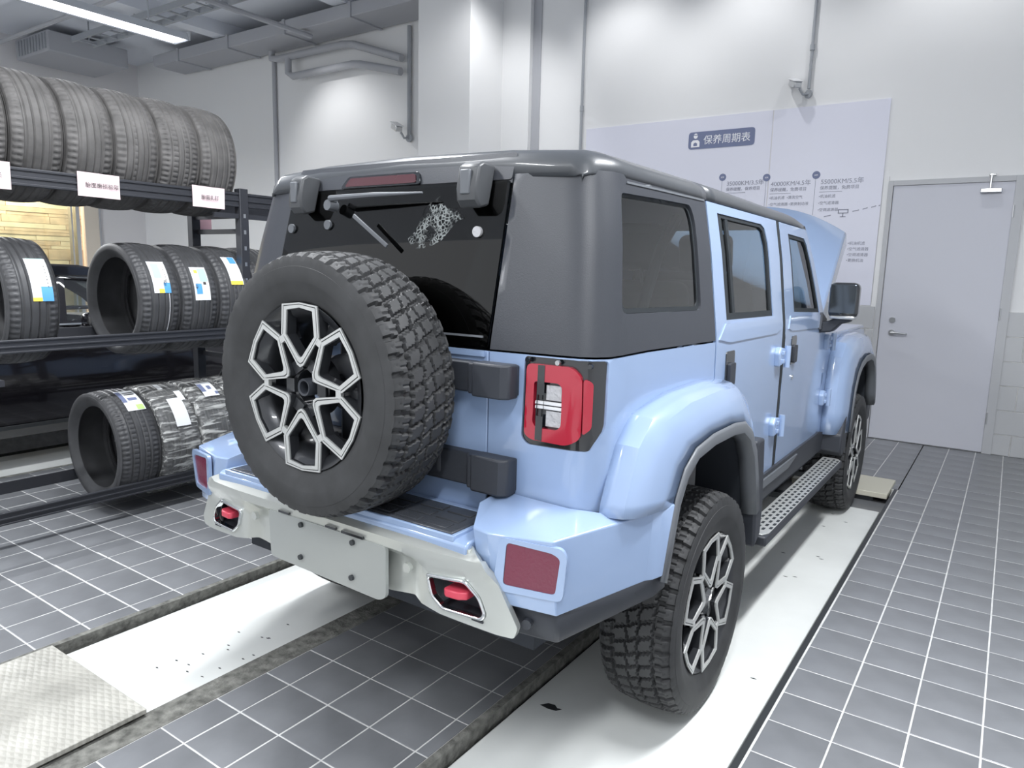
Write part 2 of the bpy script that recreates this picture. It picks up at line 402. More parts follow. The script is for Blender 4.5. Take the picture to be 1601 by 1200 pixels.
# window in the left wall
win = struct(boxes('window_1', [(LX-.1, LX+.03, 3.95, 4.2, .5, 3.05), (LX-.1, LX+.03, -.5, 4.2, 2.95, 3.05), (LX-.1, LX+.03, -.5, 4.2, .5, .6), (LX-.08, LX+.02, 2.2, 2.26, .6, 3.0)], 'sidecream', bevel=.005))
box('window_stile', LX-.06, LX+.05, 3.80, 3.86, .6, 2.95, 'metal', win); box('window_stile', LX-.06, LX+.045, 3.72, 3.745, .6, 2.95, 'metal', win)
box('window_stile', LX, LX+.05, 4.19, 4.215, .4, 3.05, 'duct', win)
box('pane', LX-.07, LX-.06, -.5, 3.8, .6, 2.95, 'glass_clear', win)
pw = struct(box('wall_corridor', LX-1.3, LX-1.2, -2, 5.5, -.3, 3.2, 'wood'))
z = .3; k = 0
while z < 3.1:
    y = -2+random.uniform(-.6, 0)
    h = random.choice((.06, .09, .13, .2))
    while y < 5.4:
        l = random.uniform(.5, 1.5)
        box('plank', LX-1.2, LX-1.185+random.uniform(0, .012), max(-2, y)+.004, min(5.5, y+l)-.004, z+.003, z+h-.003, random.choice(('wood', 'wood', 'wood2')), pw)
        y += l
    z += h
area('corridor_light', (LX-.7, 2.0, 3.0), (.6, 4), 115, (0, 0, 0), (1, .86, .68))
struct(box('floor_corridor', LX-1.3, LX-.2, -2, 5.5, -.4, .0, 'concrete'))
struct(box('ceiling_corridor', LX-1.3, LX-.2, -2, 5.5, 3.2, 3.3, 'wall'))

# door
dr = struct(boxes('door_1', [(.625, .665, WY-.03, WY+.02, FZ, 2.39), (1.57, 1.64, WY-.03, WY+.02, FZ, 2.39), (.665, 1.57, WY-.03, WY+.02, 2.345, 2.39)], 'frame', bevel=.002))
box('door_leaf', .67, 1.57, WY-.02, WY+.02, FZ+.008, 2.343, 'door', dr, bevel=.002)
for z in (.3, 1.2, 2.05): tube('hinge', [(1.576, WY-.03, z), (1.576, WY-.03, z+.1)], .008, 'metal', dr)
bm = bmesh.new(); tube_bm(bm, [(.775, WY-.02, 1.04), (.775, WY-.033, 1.04)], .027, 20); tube_bm(bm, [(.775, WY-.03, 1.04), (.775, WY-.065, 1.04), (.79, WY-.072, 1.04), (.89, WY-.072, 1.036), (.90, WY-.06, 1.035)], .009, 10)
bm_link('door_handle', bm, 'metal', dr)
bm = bmesh.new(); tube_bm(bm, [(.77, WY-.02, 1.155), (.77, WY-.032, 1.155)], .025, 20); tube_bm(bm, [(.77, WY-.03, 1.155), (.77, WY-.038, 1.155)], .012, 12); bm_link('door_lock', bm, 'metal', dr)
boxes('door_closer', [(1.33, 1.48, WY-.07, WY-.02, 2.255, 2.29), (1.39, 1.405, WY-.06, WY-.04, 2.29, 2.40), (1.38, 1.43, WY-.045, WY-.02, 2.395, 2.41)], 'metal', dr, bevel=.004)
struct(box('trim_3', .583, .625, WY-.014, WY, FZ, 2.43, 'wall'))

# poster board with its print
po = empty('maintenance_poster', (0, WY-.002, 1.275)); tag(po, 'large pale lilac service schedule poster on the white wall left of the door', 'poster')
def pbox(name, x0, x1, z0, z1, m, d=.002, y=.010, **k): return box(name, x0, x1, -y-d, -y, z0-1.275, z1-1.275, m, po, **k)
box('poster_panel', -2.5, -.445, -.010, 0, 0, 1.83, 'poster', po); box('poster_panel', -.435, .575, -.0105, 0, 0, 1.83, 'poster', po); box('poster_seam', -.445, -.435, -.006, 0, 0, 1.83, 'wallgrey', po)
def poly_part(name, pts, y0, y1, m, parent, **k): return prism(name, pts, y0, y1, 1, m, parent, **k)
pl = poly_part('title_plaque', [(x, z-1.275) for x, z in rrect(-1.285, -.605, 2.795, 2.965, .035)], -.013, -.009, 'navy', po)
t = text('title_lettering', '保养周期表', .096, 'letterwhite', po, (-1.125, -.014, 2.843-1.275))
# little technician emblem
bm = bmesh.new()
prism_bm(bm, [(-1.21+.022*math.cos(a*PI/8), 2.925-1.275+.026*math.sin(a*PI/8)) for a in range(16)], -.0145, -.0125, 1)
prism_bm(bm, [(-1.255, 2.815-1.275), (-1.165, 2.815-1.275), (-1.165, 2.865-1.275), (-1.185, 2.885-1.275), (-1.235, 2.885-1.275), (-1.255, 2.865-1.275)], -.0145, -.0125, 1)
bm_link('technician_emblem', bm, 'letterwhite', po)
bm = bmesh.new(); prism_bm(bm, [(-1.23, 2.828-1.275), (-1.19, 2.828-1.275), (-1.19, 2.85-1.275), (-1.21, 2.862-1.275), (-1.23, 2.85-1.275)], -.0155, -.0145, 1); bm_link('emblem_detail', bm, 'navy', po); bm = bmesh.new(); prism_bm(bm, [(-1.232, 2.93-1.275), (-1.188, 2.93-1.275), (-1.188, 2.937-1.275), (-1.232, 2.937-1.275)], -.0155, -.0145, 1)
bm_link('emblem_detail', bm, 'navy', po)
def milestone(x, z, head, sub, lines, drop):
    zz = z-1.275
    poly_part('milestone_dot', [(x+.036*math.cos(a*PI/10), zz+.036*math.sin(a*PI/10)) for a in range(20)], -.0125, -.009, 'navy', po)
    text('dot_lettering', 'KM', .022, 'letterwhite', po, (x-.016, -.013, zz-.008), extrude=.0003)
    box('drop_line', x-.0045, x-.0015, -.012, -.009, zz-drop, zz-.036, 'print', po)
    text('milestone_lettering', head, .058, 'print', po, (x+.045, -.0115, zz-.085))
    text('milestone_subtitle', sub, .038, 'print', po, (x+.042, -.0115, zz-.135))
    box('milestone_rule', x+.04, x+.24, -.012, -.009, zz-.160, zz-.156, 'print', po)
    for i, l in enumerate(lines): text('milestone_item', l, .034, 'print', po, (x+.038, -.0115, zz-.21-i*.062))
milestone(-.90, 2.50, '35000KM/3.5年', '保养提醒，保养项目', [], .3)
milestone(-.46, 2.475, '40000KM/4.5年', '保养提醒，免费项目', ['•机油机滤  •清洗空气', '•空气滤清器 •更换制动液'], .37)
milestone(.0, 2.475, '55000KM/5.5年', '保养提醒，免费项目', ['•机油机滤', '•空气滤清器', '•空调滤清器'], .37)
for i, l in enumerate(['•机油机滤', '•空气滤清器', '•空调滤清器', '•更换机油']): text('milestone_item', l, .034, 'print', po, (.33, -.0115, 1.83-1.275-i*.052))
for a in ((.10, .16, 2.088, 2.10), (.345, .40, 2.13, 2.142), (.43, .47, 2.148, 2.16), (.50, .54, 2.163, 2.175), (.56, .573, 2.175, 2.18)):
    poly_part('dashed_line', [(a[0], a[2]-1.278), (a[1], a[3]-1.278), (a[1], a[3]-1.270), (a[0], a[2]-1.270)], -.0125, -.009, 'print', po)
boxes('lift_icon', [(.22, .31, -.0125, -.009, 2.145-1.275, 2.153-1.275), (.22, .228, -.0125, -.009, 2.12-1.275, 2.15-1.275), (.302, .31, -.0125, -.009, 2.12-1.275, 2.15-1.275), (.22, .31, -.0125, -.009, 2.115-1.275, 2.122-1.275), (.26, .268, -.0125, -.009, 2.085-1.275, 2.12-1.275), (.24, .29, -.0125, -.009, 2.082-1.275, 2.089-1.275)], 'print', po)

# conduits and security cameras
def conduit(name, path, r, label, m='pipe'):
    o = tube(name, path, r, m, None, 10); tag(o, label, 'conduit'); return o
c1 = conduit('conduit', [(-2.56, WY-.03, .3), (-2.56, WY-.03, CZ)], .016, 'thin grey conduit running up the wall at the left edge of the poster')
tube('coupling', [(-2.56, WY-.03, 3.3), (-2.56, WY-.03, 3.36)], .022, 'pipe', c1)
c2 = conduit('conduit', [(-.13, WY-.03, 3.26), (-.125, WY-.03, CZ)], .014, 'thin grey conduit dropping to the camera above the poster')
tube('coupling', [(-.127, WY-.03, 3.6), (-.127, WY-.03, 3.65)], .022, 'pipe', c2)
c3 = conduit('conduit', [(-7.95, WY-.04, .3), (-7.95, WY-.04, 4.6)], .03, 'grey conduit on the back wall beyond the end of the tyre rack', 'duct')
c4 = conduit('conduit', [(-5.17, WY-.04, 3.25), (-5.17, WY-.04, 4.62)], .028, 'grey conduit dropping to the camera left of the white column')
def bullet_camera(loc, s, rz, label):
    t = empty('security_camera', loc, rz); t.scale = (s, s, s); tag(t, label, 'camera')
    bm = bmesh.new(); tube_bm(bm, [(0, -.01, -.02), (0, -.03, -.02)], .05, 16); tube_bm(bm, [(0, -.02, -.02), (-.02, -.09, -.03), (-.05, -.12, .04)], .015, 8); bm_link('bracket', bm, 'pipe', t)
    mt = Matrix.Translation((-.08, -.16, .09)) @ Matrix.Rotation(R(-28), 4, 'Z') @ Matrix.Rotation(R(20), 4, 'Y')
    bm = bmesh.new(); add_box(bm, -.11, .10, -.045, .045, -.035, .035, mt); bm_link('camera_body', bm, 'metal', t, bevel=.012)
    bm = bmesh.new(); add_box(bm, -.15, .11, -.055, .055, .036, .046, mt); bm_link('sun_shield', bm, 'white', t, bevel=.004)
    bm = bmesh.new(); add_box(bm, -.118, -.108, -.035, .035, -.028, .028, mt); bm_link('lens_window', bm, 'gloss', t, bevel=.003)
    return t
bullet_camera((-5.17, WY-.02, 3.24), 1.05, 0, 'small bullet security camera on the back wall left of the white column')
bullet_camera((-.12, WY-.02, 3.23), .8, -.5, 'small dome-like security camera on the wall above the lilac poster')
# pipes and duct under the ceiling
du = tag(box('air_duct', -10.3, -4.42, 4.45, 5.0, 4.66, CZ-.19, 'duct', bevel=.01), 'long dark air duct along the top of the back wall', 'duct')
boxes('duct_flange', [(x, x+.05, 4.43, 5.01, 4.64, CZ-.185) for x in (-9.6, -8.3, -7, -5.7)], 'duct', du)
tag(tube('water_pipe', [(-7.85, 4.9, 4.66), (-7.85, 4.9, 4.56), (-7.7, 4.9, 4.53), (-6.3, 4.9, 4.53), (-6.1, 4.9, 4.5), (-5.2, 4.9, 4.2)], .05, 'duct', None, 12), 'upper dark pipe bending down towards the white column', 'pipe')
tag(tube('water_pipe', [(-7.45, 4.88, 4.5), (-7.45, 4.88, 4.3), (-7.35, 4.88, 4.24), (-6.1, 4.88, 4.24), (-5.95, 4.88, 4.22), (-5.2, 4.88, 4.03)], .05, 'duct', None, 12), 'lower dark pipe bending down towards the white column', 'pipe')
tr = tag(boxes('cable_tray', [(-10.3, -4.5, 3.2, 3.23, 4.72, 4.80), (-10.3, -4.5, 3.5, 3.53, 4.72, 4.80)]+[(-10.2+i*.3, -10.16+i*.3, 3.22, 3.51, 4.73, 4.745) for i in range(19)], 'pipe'), 'grey ladder cable tray hung under the ceiling', 'cable tray')
for x in (-10.1, -8.8, -7.1, -5.4): tube('hanger_rod', [(x, 3.36, 4.74), (x, 3.36, CZ)], .012, 'pipe', tr, 6)
fd = tag(box('fan_coil_unit', -11.7, -10.6, 3.0, 4.2, 4.60, 4.9, 'duct', bevel=.02), 'dark box unit hung under the ceiling at the left wall', 'unit')
boxes('grille', [(-11.6+i*.1, -11.55+i*.1, 2.985, 3.0, 4.64, 4.86) for i in range(10)], 'pipe', fd)
for x in (-11.5, -10.8): tube('hanger_rod', [(x, 3.6, 4.88), (x, 3.6, CZ)], .012, 'pipe', fd, 6)
tag(tube('sprinkler_pipe', [(-11.5, 2.6, 4.7), (-4.6, 2.6, 4.7)], .03, 'duct', None, 8), 'thin dark sprinkler pipe crossing under the ceiling', 'pipe')
tag(tube('sprinkler_pipe', [(-6.6, -3.5, 4.6), (-6.6, 4.6, 4.6)], .035, 'duct', None, 8), 'dark sprinkler pipe running towards the back wall under the ceiling', 'pipe')

# lamps
def batten(x, y, z, label, group=None):
    t = empty('batten_lamp', (x, y, z)); tag(t, label, 'lamp', group)
    L = .76
    prism('lamp_housing', [(-.075, 0), (.075, 0), (.11, -.05), (.112, -.058), (.10, -.058), (.07, -.012), (-.07, -.012), (-.10, -.058), (-.112, -.058), (-.11, -.05)], -L, L, 1, 'lampcase', t)
    boxes('end_cap', [(-.11, .11, -L-.012, -L, -.06, .01), (-.11, .11, L, L+.012, -.06, .01)], 'lampcase', t, bevel=.003)
    tube('lamp_tube', [(0, -L+.03, -.033), (0, L-.03, -.033)], .016, 'lamp', t, 12)
    bm = bmesh.new(); add_box(bm, -.095, .095, -L+.01, L-.01, -.052, -.049); bm_link('diffuser', bm, 'lampdiff', t)
    for yy in (-.5, .5): tube('hanger_rod', [(0, yy, 0), (0, yy, CZ-z)], .006, 'pipe', t, 6)
    return t
M['lampdiff'] = mat('lamp_diffuser', (.9, .92, 1), .4, emit=(.88, .90, 1), estr=2.5)
batten(*LAMPS[0], 'glowing white batten lamp hanging above the tyre rack')
for l, n_ in zip(LAMPS[1:], ('above the left side of the car', 'above the right side of the car', 'behind the camera on the right', 'behind the camera on the left', 'beyond the black car, added as fill')): batten(*l, 'white batten lamp hanging out of view '+n_, 'lamps above the car bay')
for (a, b, pw_), n_ in zip(SPOTS[:4], ('at the left part of the poster', 'at the middle of the poster', 'at the wall over the door', 'at the white column')):
    t = empty('spot_lamp', a); tag(t, 'small round ceiling spotlight aimed '+n_, 'lamp', 'spotlights washing the back wall')
    d = (Vector(b)-Vector(a)).normalized()
    tube('lamp_can', [tuple(-d*.14), tuple(-d*.02)], .05, 'lampcase', t, 14); tube('stem', [tuple(-d*.1), (0, -.02, CZ-a[2])], .01, 'lampcase', t, 8)

# lift ramps
def ramp(x0, x1, y0, y1, label):
    t = box('lift_platform', x0, x1, y0, y1, -.06, 0, 'ramp', bevel=.004); tag(t, label, 'vehicle lift')
    box('side_rail', x1-.004, x1+.010, y0, y1, -.12, -.012, 'steel', t); box('side_rail', x0-.010, x0+.004, y0, y1, -.12, -.012, 'steel', t)
    return t
rr = ramp(.385, 1.085, -4.2, 2.80, 'white painted lift platform under the right wheels of the blue car')
bm = bmesh.new(); pts = [(-.045, -.02), (-.02, .012), (.01, .018), (.03, .004), (.05, .008), (.035, -.016), (0, -.024)]
prism_bm(bm, [(.475+x*.8, -.335+y*.8) for x, y in pts], 0, .0008, 2); bm_link('paint_chip', bm, 'steel', rr)
for i in range(9):
    x, y = random.uniform(.75, 1.03), random.uniform(.2, 2.6); bm = bmesh.new(); prism_bm(bm, [(x-.012, y), (x, y+.006), (x+.012, y+.001), (x, y-.004)], 0, .0007, 2); bm_link('paint_chip', bm, 'steel', rr)
fp = box('front_wedge', .46, 1.09, 3.06, 3.50, .02, .058, 'ramp', None, bevel=.004); fp.data.materials.clear(); fp.data.materials.append(mat('yellowed_steel', (.62, .60, .50), .5)); tag(fp, 'cream steel stop plate on the lift ahead of the front wheel', 'plate')
box('support_leg', .55, 1.0, 3.1, 3.4, -.14, .02, 'steel', fp)
box('platform_gap_cover', .385, 1.085, 2.80, 3.3, -.06, -.02, 'tile', rr)
lr = ramp(-1.215, -.565, -1.2, 2.80, 'white painted lift platform under the left wheels of the blue car')
for i in range(16):
    x, y = random.uniform(-.85, -.62), random.uniform(-1.15, -.5); bm = bmesh.new(); prism_bm(bm, [(x-.008, y), (x, y+.004), (x+.010, y+.001), (x, y-.003)], 0, .0007, 2); bm_link('paint_chip', bm, 'steel', lr)
ap = box('approach_plate', -1.20, -.53, -1.95, -1.235, .05, .066, 'checker', None, bevel=.002); tag(ap, 'worn beige checker plate at the near end of the left lift platform', 'plate')
ap.rotation_euler = (0, 0, 0)
boxes('stiffener', [(-1.18, -1.14, -1.9, -1.26, -.14, .05), (-.72, -.60, -1.9, -1.26, -.14, .05)], 'steel', ap)
br = ramp(-4.62, -3.92, -4.2, 2.8, 'white lift platform beside the black car behind the tyre rack')
ramp(-6.1, -5.45, -4.2, 2.8, 'white lift platform on the far side of the black car')

# ------------------------------------------------------------------ tyres and wheels
def ring_mesh(name, prof, n, m, dfn=None, closed=True):
    """prof: list of (x, r, u) around local x axis; dfn(u, t)->radial offset, t = angle index/n"""
    N = len(prof); vs = []; fs = []
    for j in range(n):
        a = 2*PI*j/n; ca, sa = math.cos(a), math.sin(a)
        for x, r, u in prof:
            rr = r-(dfn(u, j/n) if (dfn and u is not None) else 0)
            vs.append((x, rr*ca, rr*sa))
    for j in range(n):
        k = (j+1) % n
        for i in range(N-(0 if closed else 1)):
            i2 = (i+1) % N; fs.append((j*N+i, k*N+i, k*N+i2, j*N+i2))
    me = bpy.data.meshes.new(name); me.from_pydata(vs, [], fs); me.materials.append(M[m]) if m else None
    me.update(); bm = bmesh.new(); bm.from_mesh(me); bmesh.ops.recalc_face_normals(bm, faces=bm.faces); bm.to_mesh(me); bm.free()
    return me
def tyre_profile(W_, Ro, Ri, ntread, lug=False):
    h = Ro-Ri; w = W_/2; p = []
    p += [(w*.74, Ri-.004, None), (w*.80, Ri+.004, None), (w*.86, Ri+.012, None), (w*.93, Ri+h*.25, None), (w*.985, Ri+h*.42, None), (w*.99, Ri+h*.435, None), (w*1.0, Ri+h*.52, None), (w*.995, Ri+h*.62, None), (w*.985, Ri+h*.70, None), (w*.975, Ri+h*.705, None), (w*.962, Ri+h*.78, 1.10 if lug else None), (w*.945, Ri+h*.84, 1.05 if lug else None), (w*.925, Ri+h*.89, 1.02 if lug else None)]
    left = [(-x, r, -u if u else u) for x, r, u in p]
    tr_ = []
    for i in range(ntread+1):
        u = 1-2*i/ntread; x = u*w*.90; r = Ro-.010*abs(u)**2.2-.010*max(0, abs(u)-.85)/.15
        tr_.append((x, r, u))
    inner = [(-w*.70, Ri-.004, None), (-w*.78, Ri+h*.5, None), (-w*.7, Ro-.022, None), (w*.7, Ro-.022, None), (w*.78, Ri+h*.5, None), (w*.70, Ri-.004, None)]
    return p+tr_+left[::-1]+inner
def at_tread(u, t):
    P = 48; s = t*P
    def f(x): return x-math.floor(x)
    au = abs(u); sg = 1 if u > 0 else -1
    # zigzag circumferential grooves
    z = abs(f(s+.25)-.5)*2
    g = 0
    if abs(au-(.56+.05*z)) < .035: g = .012
    if abs(u-(.0+.06*(abs(f(s*1+.5*0)-.5)*2-.5))-.17) < .028 or abs(u+(.06*(abs(f(s+.5)-.5)*2-.5))+.17) < .028: g = .012
    ph = f(s+sg*.25*au+(.5 if sg > 0 else 0)+ .18*math.sin(au*4))
    if au > .60 and ph < .30: g = .012 if au < .97 else (.010 if au <= 1.0 else .006/(1+(au-1)*30))
    if .2 < au < .56 and f(s+.9*au*sg) < .24: g = .011
    if au < .14 and f(s+u*1.6) < .2: g = .010
    if au > .62 and .58 < ph < .66 and au < .9: g = max(g, .004)
    return g
car_tyre = ring_mesh('tyre', tyre_profile(.262, .389, .238, 52, True), 48*10, 'tyre', at_tread)
smooth(car_tyre, 30)
def rim_parts():
    """meshes of the alloy rim around local x (face towards +x); face plane at x=0"""
    out = {}
    # barrel
    prof = [(-.004, .243), (-.006, .240), (-.012, .232), (-.03, .224), (-.06, .205), (-.19, .205), (-.20, .225), (-.21, .243), (-.215, .243), (-.215, .21), (-.19, .19), (-.06, .19), (-.02, .212)]
    out['barrel'] = ring_mesh('rim_barrel', [(x, r, None) for x, r in prof], 72, 'rimdark'); smooth(out['barrel'], 40)
    def loop(k, grow, inner_grow):
        a = PI/2+k*PI/3; ca, sa = math.cos(a), math.sin(a)
        g = grow
        outer = [(.236, -.075-g), (.2435, 0), (.236, .075+g), (.150, .081+g), (.066-g, .013+g*.5), (.060-g, 0), (.066-g, -.013-g*.5), (.150, -.081-g)]
        i = inner_grow
        inn = [(.219, -.053+i), (.2275, 0), (.219, .053-i), (.150, .059-i), (.094+i, .008), (.090+i, 0), (.094+i, -.008), (.150, -.059+i)]
        T = lambda p: (p[0]*ca-p[1]*sa, p[0]*sa+p[1]*ca)
        return [T(p) for p in outer], [T(p) for p in inn]
    def plate(lst, x0, x1):
        bm = bmesh.new()
        for o_, i_ in lst:
            n = len(o_)
            vs = {}
            for nm, pp in (('o', o_), ('i', i_)):
                for x in (x0, x1): vs[nm, x] = [bm.verts.new((x, p[0], p[1])) for p in pp]
            for j in range(n):
                k = (j+1) % n
                bm.faces.new((vs['o', x1][j], vs['o', x1][k], vs['i', x1][k], vs['i', x1][j]))
                bm.faces.new((vs['o', x0][k], vs['o', x0][j], vs['i', x0][j], vs['i', x0][k]))
                bm.faces.new((vs['o', x0][j], vs['o', x0][k], vs['o', x1][k], vs['o', x1][j]))
                bm.faces.new((vs['i', x0][k], vs['i', x0][j], vs['i', x1][j], vs['i', x1][k]))
        return bm
    L = [loop(k, 0, 0) for k in range(6)]
    def slotted(bm, m, nm, bv):
        bmesh.ops.recalc_face_normals(bm, faces=bm.faces)
        me = bpy.data.meshes.new(nm); bm.to_mesh(me); bm.free(); me.materials.append(M[m]); smooth(me, 30); return me
    # silver faces as two nested strips per loop, leaving a dark groove between
    def shrink(pair, a, b):
        o_, i_ = pair; lerp = lambda p, q, t: (p[0]*(1-t)+q[0]*t, p[1]*(1-t)+q[1]*t)
        return ([lerp(p, q, a) for p, q in zip(o_, i_)], [lerp(p, q, b) for p, q in zip(o_, i_)])
    out['face'] = slotted(plate([shrink(l, .0, .24) for l in L]+[shrink(l, .38, .90) for l in L], -.006, .0), 'silver', 'rim_face', 0)
    # bridges between adjacent loops at the shoulder
    bm = plate(L, -.036, -.0045)
    for k in range(6):
        a = PI/2+k*PI/3+PI/6; mt = Matrix.Rotation(a, 4, 'X')
        # wedge pocket spoke behind
        add_box(bm, -.05, -.018, .05, .085, -.02, .02, mt)
        add_box(bm, -.06, -.03, .15, .205, -.012, .012, mt)
    ro, ri, n_ = .088, .050, 36
    rg = [[bm.verts.new((x, r*math.cos(2*PI*j/n_), r*math.sin(2*PI*j/n_))) for j in range(n_)] for x, r in ((-.075, ro), (-.030, ro), (-.026, ro-.006), (-.030, ri), (-.075, ri))]
    for q in range(5):
        for j in range(n_): bm.faces.new((rg[q][j], rg[q][(j+1) % n_], rg[(q+1) % 5][(j+1) % n_], rg[(q+1) % 5][j]))
    out['spokes'] = slotted(bm, 'rimdark', 'rim_spokes', 0)
    bm = bmesh.new()
    add_box(bm, -.012, -.0005, .146, .166, -.012, .012)
    out['bridge'] = slotted(bm, 'silver', 'rim_bridge', 0)
    return out
RP = rim_parts()
def pobj(name, me, parent, loc=(0, 0, 0), label=None):
    o = bpy.data.objects.new(name, me); C.objects.link(o); o.parent = parent; o.location = loc
    if label: o['label'] = label
    return o
def add_mesh_tube(path, r, n, m):
    bm = bmesh.new(); tube_bm(bm, path, r, n); me = bpy.data.meshes.new('m'); bm.to_mesh(me); bm.free(); me.materials.append(M[m]); smooth(me, 40); return me
capm = add_mesh_tube([(-.05, 0, 0), (-.020, 0, 0), (-.014, 0, 0)], [.051, .051, .045], 24, 'gloss')
nutm = add_mesh_tube([(-.03, 0, 0), (-.016, 0, 0)], .010, 6, 'rimdark')
nutc = add_mesh_tube([(-.03, 0, 0), (-.012, 0, 0)], .009, 6, 'metal')
def wheel(parent, loc, rot, spare=False, spin=0):
    t = bpy.data.objects.new('spare_tyre' if spare else 'tyre', car_tyre); C.objects.link(t); t.parent = parent; t.location = loc; t.rotation_euler = rot
    if spare: t['label'] = 'knobbly all-terrain spare tyre hung on the tailgate'
    fx = .118
    for nm, k in (('rim_barrel', 'barrel'), ('rim_spokes', 'spokes'), ('rim_face', 'face')):
        pobj(nm, RP[k], t, (fx, 0, 0))
    for k in range(6): pobj('rim_bridge', RP['bridge'], t, (fx, 0, 0)).rotation_euler = (PI/2+k*PI/3+PI/6, 0, 0)
    for k in range(6):
        a = PI/2+k*PI/3+PI/6; pobj('lug_nut', nutc if spare else nutm, t, (fx-.012, .068*math.cos(a), .068*math.sin(a)))
    if not spare: pobj('hub_cap', capm, t, (fx, 0, 0))
    else:
        rg_ = [(-.17, .026, None), (-.012, .026, None), (-.010, .025, None), (-.012, .019, None), (-.17, .019, None)]
        me = ring_mesh('carrier_tube', rg_, 28, 'plastic'); smooth(me, 40); pobj('carrier_tube', me, t, (fx, 0, 0))
        me = ring_mesh('carrier_plate', [(-.19, .02, None), (-.19, .085, None), (-.16, .085, None), (-.15, .07, None), (-.15, .02, None)], 28, 'plastic'); smooth(me, 40); pobj('carrier_plate', me, t, (fx, 0, 0))
        bm = bmesh.new(); tube_bm(bm, [(-.03, .022, .018), (-.03, .03, .04), (-.02, .034, .05)], .006, 8); bm_link('lock_pin', bm, 'metal', t).location = (fx, 0, 0)
    return t

# ------------------------------------------------------------------ the blue off-road car
suv = empty('off_road_car', (0, 0, 0)); tag(suv, 'light blue five-door off-road car with dark hardtop, spare wheel on its tailgate and raised bonnet', 'car')
def lerp_tab(tab, z):
    if z <= tab[0][0]: return tab[0][1]
    for (a, va), (b, vb) in zip(tab, tab[1:]):
        if z <= b: return va+(vb-va)*(z-a)/(b-a)
    return tab[-1][1]
HW = [(.3, .785), (.6, .80), (1.15, .80), (1.27, .798), (1.295, .797), (1.6, .757), (1.79, .722), (1.83, .70), (1.86, .67)]
YR = [(.3, -.69), (.8, -.70), (1.295, -.70), (1.79, -.595), (1.86, -.57)]
RC = .09; SA = .71; SC = SA+RC*PI/2
def sstep(t): t = max(0, min(1, t)); return t*t*(3-2*t)
def SY(y): return SC+(y+.61)
def bodymap(off=0):
    def f(s, z):
        sg = -1 if s < 0 else 1; a = abs(s); hw = lerp_tab(HW, z)+off; yr = lerp_tab(YR, z)-off; r = RC+off
        if a <= SA:
            x = a+(hw-off-.80)*sstep((a-.45)/.26); y = yr
            # gentle crown of the rear face
            y += .016*(a/SA)**2.5
        elif a <= SC:
            t = (a-SA)/RC; x = hw-r+r*math.sin(t); y = yr+.016+(r)*(1-math.cos(t))
        else:
            yn = -.61+(a-SC); x = hw; y = yn+(yr+off+.70+.016)*(1-sstep((yn+.61)/.45))
        return Vector((sg*x, y, z))
    return f
B0 = bodymap()
def side(pts, sg=1): return [(sg*SY(y), z) for y, z in pts]
GR, GL = .437, -.565     # tailgate seams
def bp(name, outline, m, holes=(), off=0, **k): return panel(name, outline, bodymap(off), m, suv, holes, **k)
# rear quarter panels with lamps
for sg in (1, -1):
    gs = GR+.005 if sg > 0 else -(GL-.005)
    q = [(gs, 1.285), (gs, .865), (SY(-.56), .865), (SY(-.50), .80), (SY(-.42), .96), (SY(-.30), 1.04), (SY(.185), 1.06), (SY(.185), 1.278), (SY(-.4), 1.288)]
    hole = fillet([(.562, 1.282), (.555, 1.05), (.575, 1.032), (.765, 1.034), (.81, 1.10), (.815, 1.282)], .012)
    if sg < 0: gsx = .57; q = [(-a, b) for a, b in q]; hole = [(-a-.0, b) for a, b in hole]
    if sg < 0: hole = [(-(max(-a, .60)), b) for a, b in hole]
    bp('rear_quarter_panel', q, 'blue', [hole], step=.045, label=('blue quarter panel around the %s tail lamp' % ('right' if sg > 0 else 'left')))
    h2 = [(a, b) for a, b in hole]
    lm = bp('tail_lamp', h2, 'gloss', off=-.006, step=.03, thick=.02, bevel=.002, label='black-cased tail lamp with a red ring')
    if sg > 0:
        fr = fillet([(.575, 1.264), (.570, 1.064), (.592, 1.050), (.705, 1.047), (.742, 1.07), (.742, 1.238), (.714, 1.264)], .018)
        ih = fillet([(.600, 1.216), (.596, 1.100), (.608, 1.086), (.672, 1.086), (.686, 1.098), (.687, 1.206), (.676, 1.216)], .008)
        a = panel('lens_ring', fr, bodymap(.010), 'redlens', lm, [ih], thick=.016, step=.02, bevel=.004)
        panel('lens_side', fillet([(.745, 1.235), (.745, 1.08), (.768, 1.10), (.770, 1.225)], .01), bodymap(.007), 'redlens', lm, thick=.012, step=.02, bevel=.002)
        for z0, z1 in ((1.166, 1.208), (1.092, 1.136)): panel('clear_lens', [(.634, z0), (.682, z0), (.683, z1), (.635, z1)], bodymap(.003), 'clear', lm, thick=.01, bevel=.001)
        for z0, z1 in ((1.1525, 1.1615), (1.1400, 1.1490)): panel('reverse_bar', [(.601, z0), (.684, z0), (.685, z1), (.602, z1)], bodymap(.006), 'white', lm, thick=.01, bevel=.001)
        panel('dark_bar', [(.606, 1.052), (.628, 1.050), (.634, 1.262), (.612, 1.262)], bodymap(.0112), 'gloss', lm, [[(.609, 1.12), (.629, 1.12), (.632, 1.18), (.612, 1.18)]], thick=.003, bevel=0)
        for s_, z_ in ((.578, 1.272), (.765, 1.268), (.672, 1.272)):
            c_ = B0(s_, z_); tube('lamp_screw', [(c_.x, c_.y-.002, c_.z), (c_.x, c_.y-.012, c_.z)], .007, 'metal' if s_ == .672 else 'gloss', lm, 10)
    else:
        panel('lens_ring', fillet([(-.62, 1.262), (-.62, 1.05), (-.80, 1.05), (-.80, 1.262)], .018), bodymap(.02), 'redlens', lm, thick=.02, step=.03, bevel=.004)
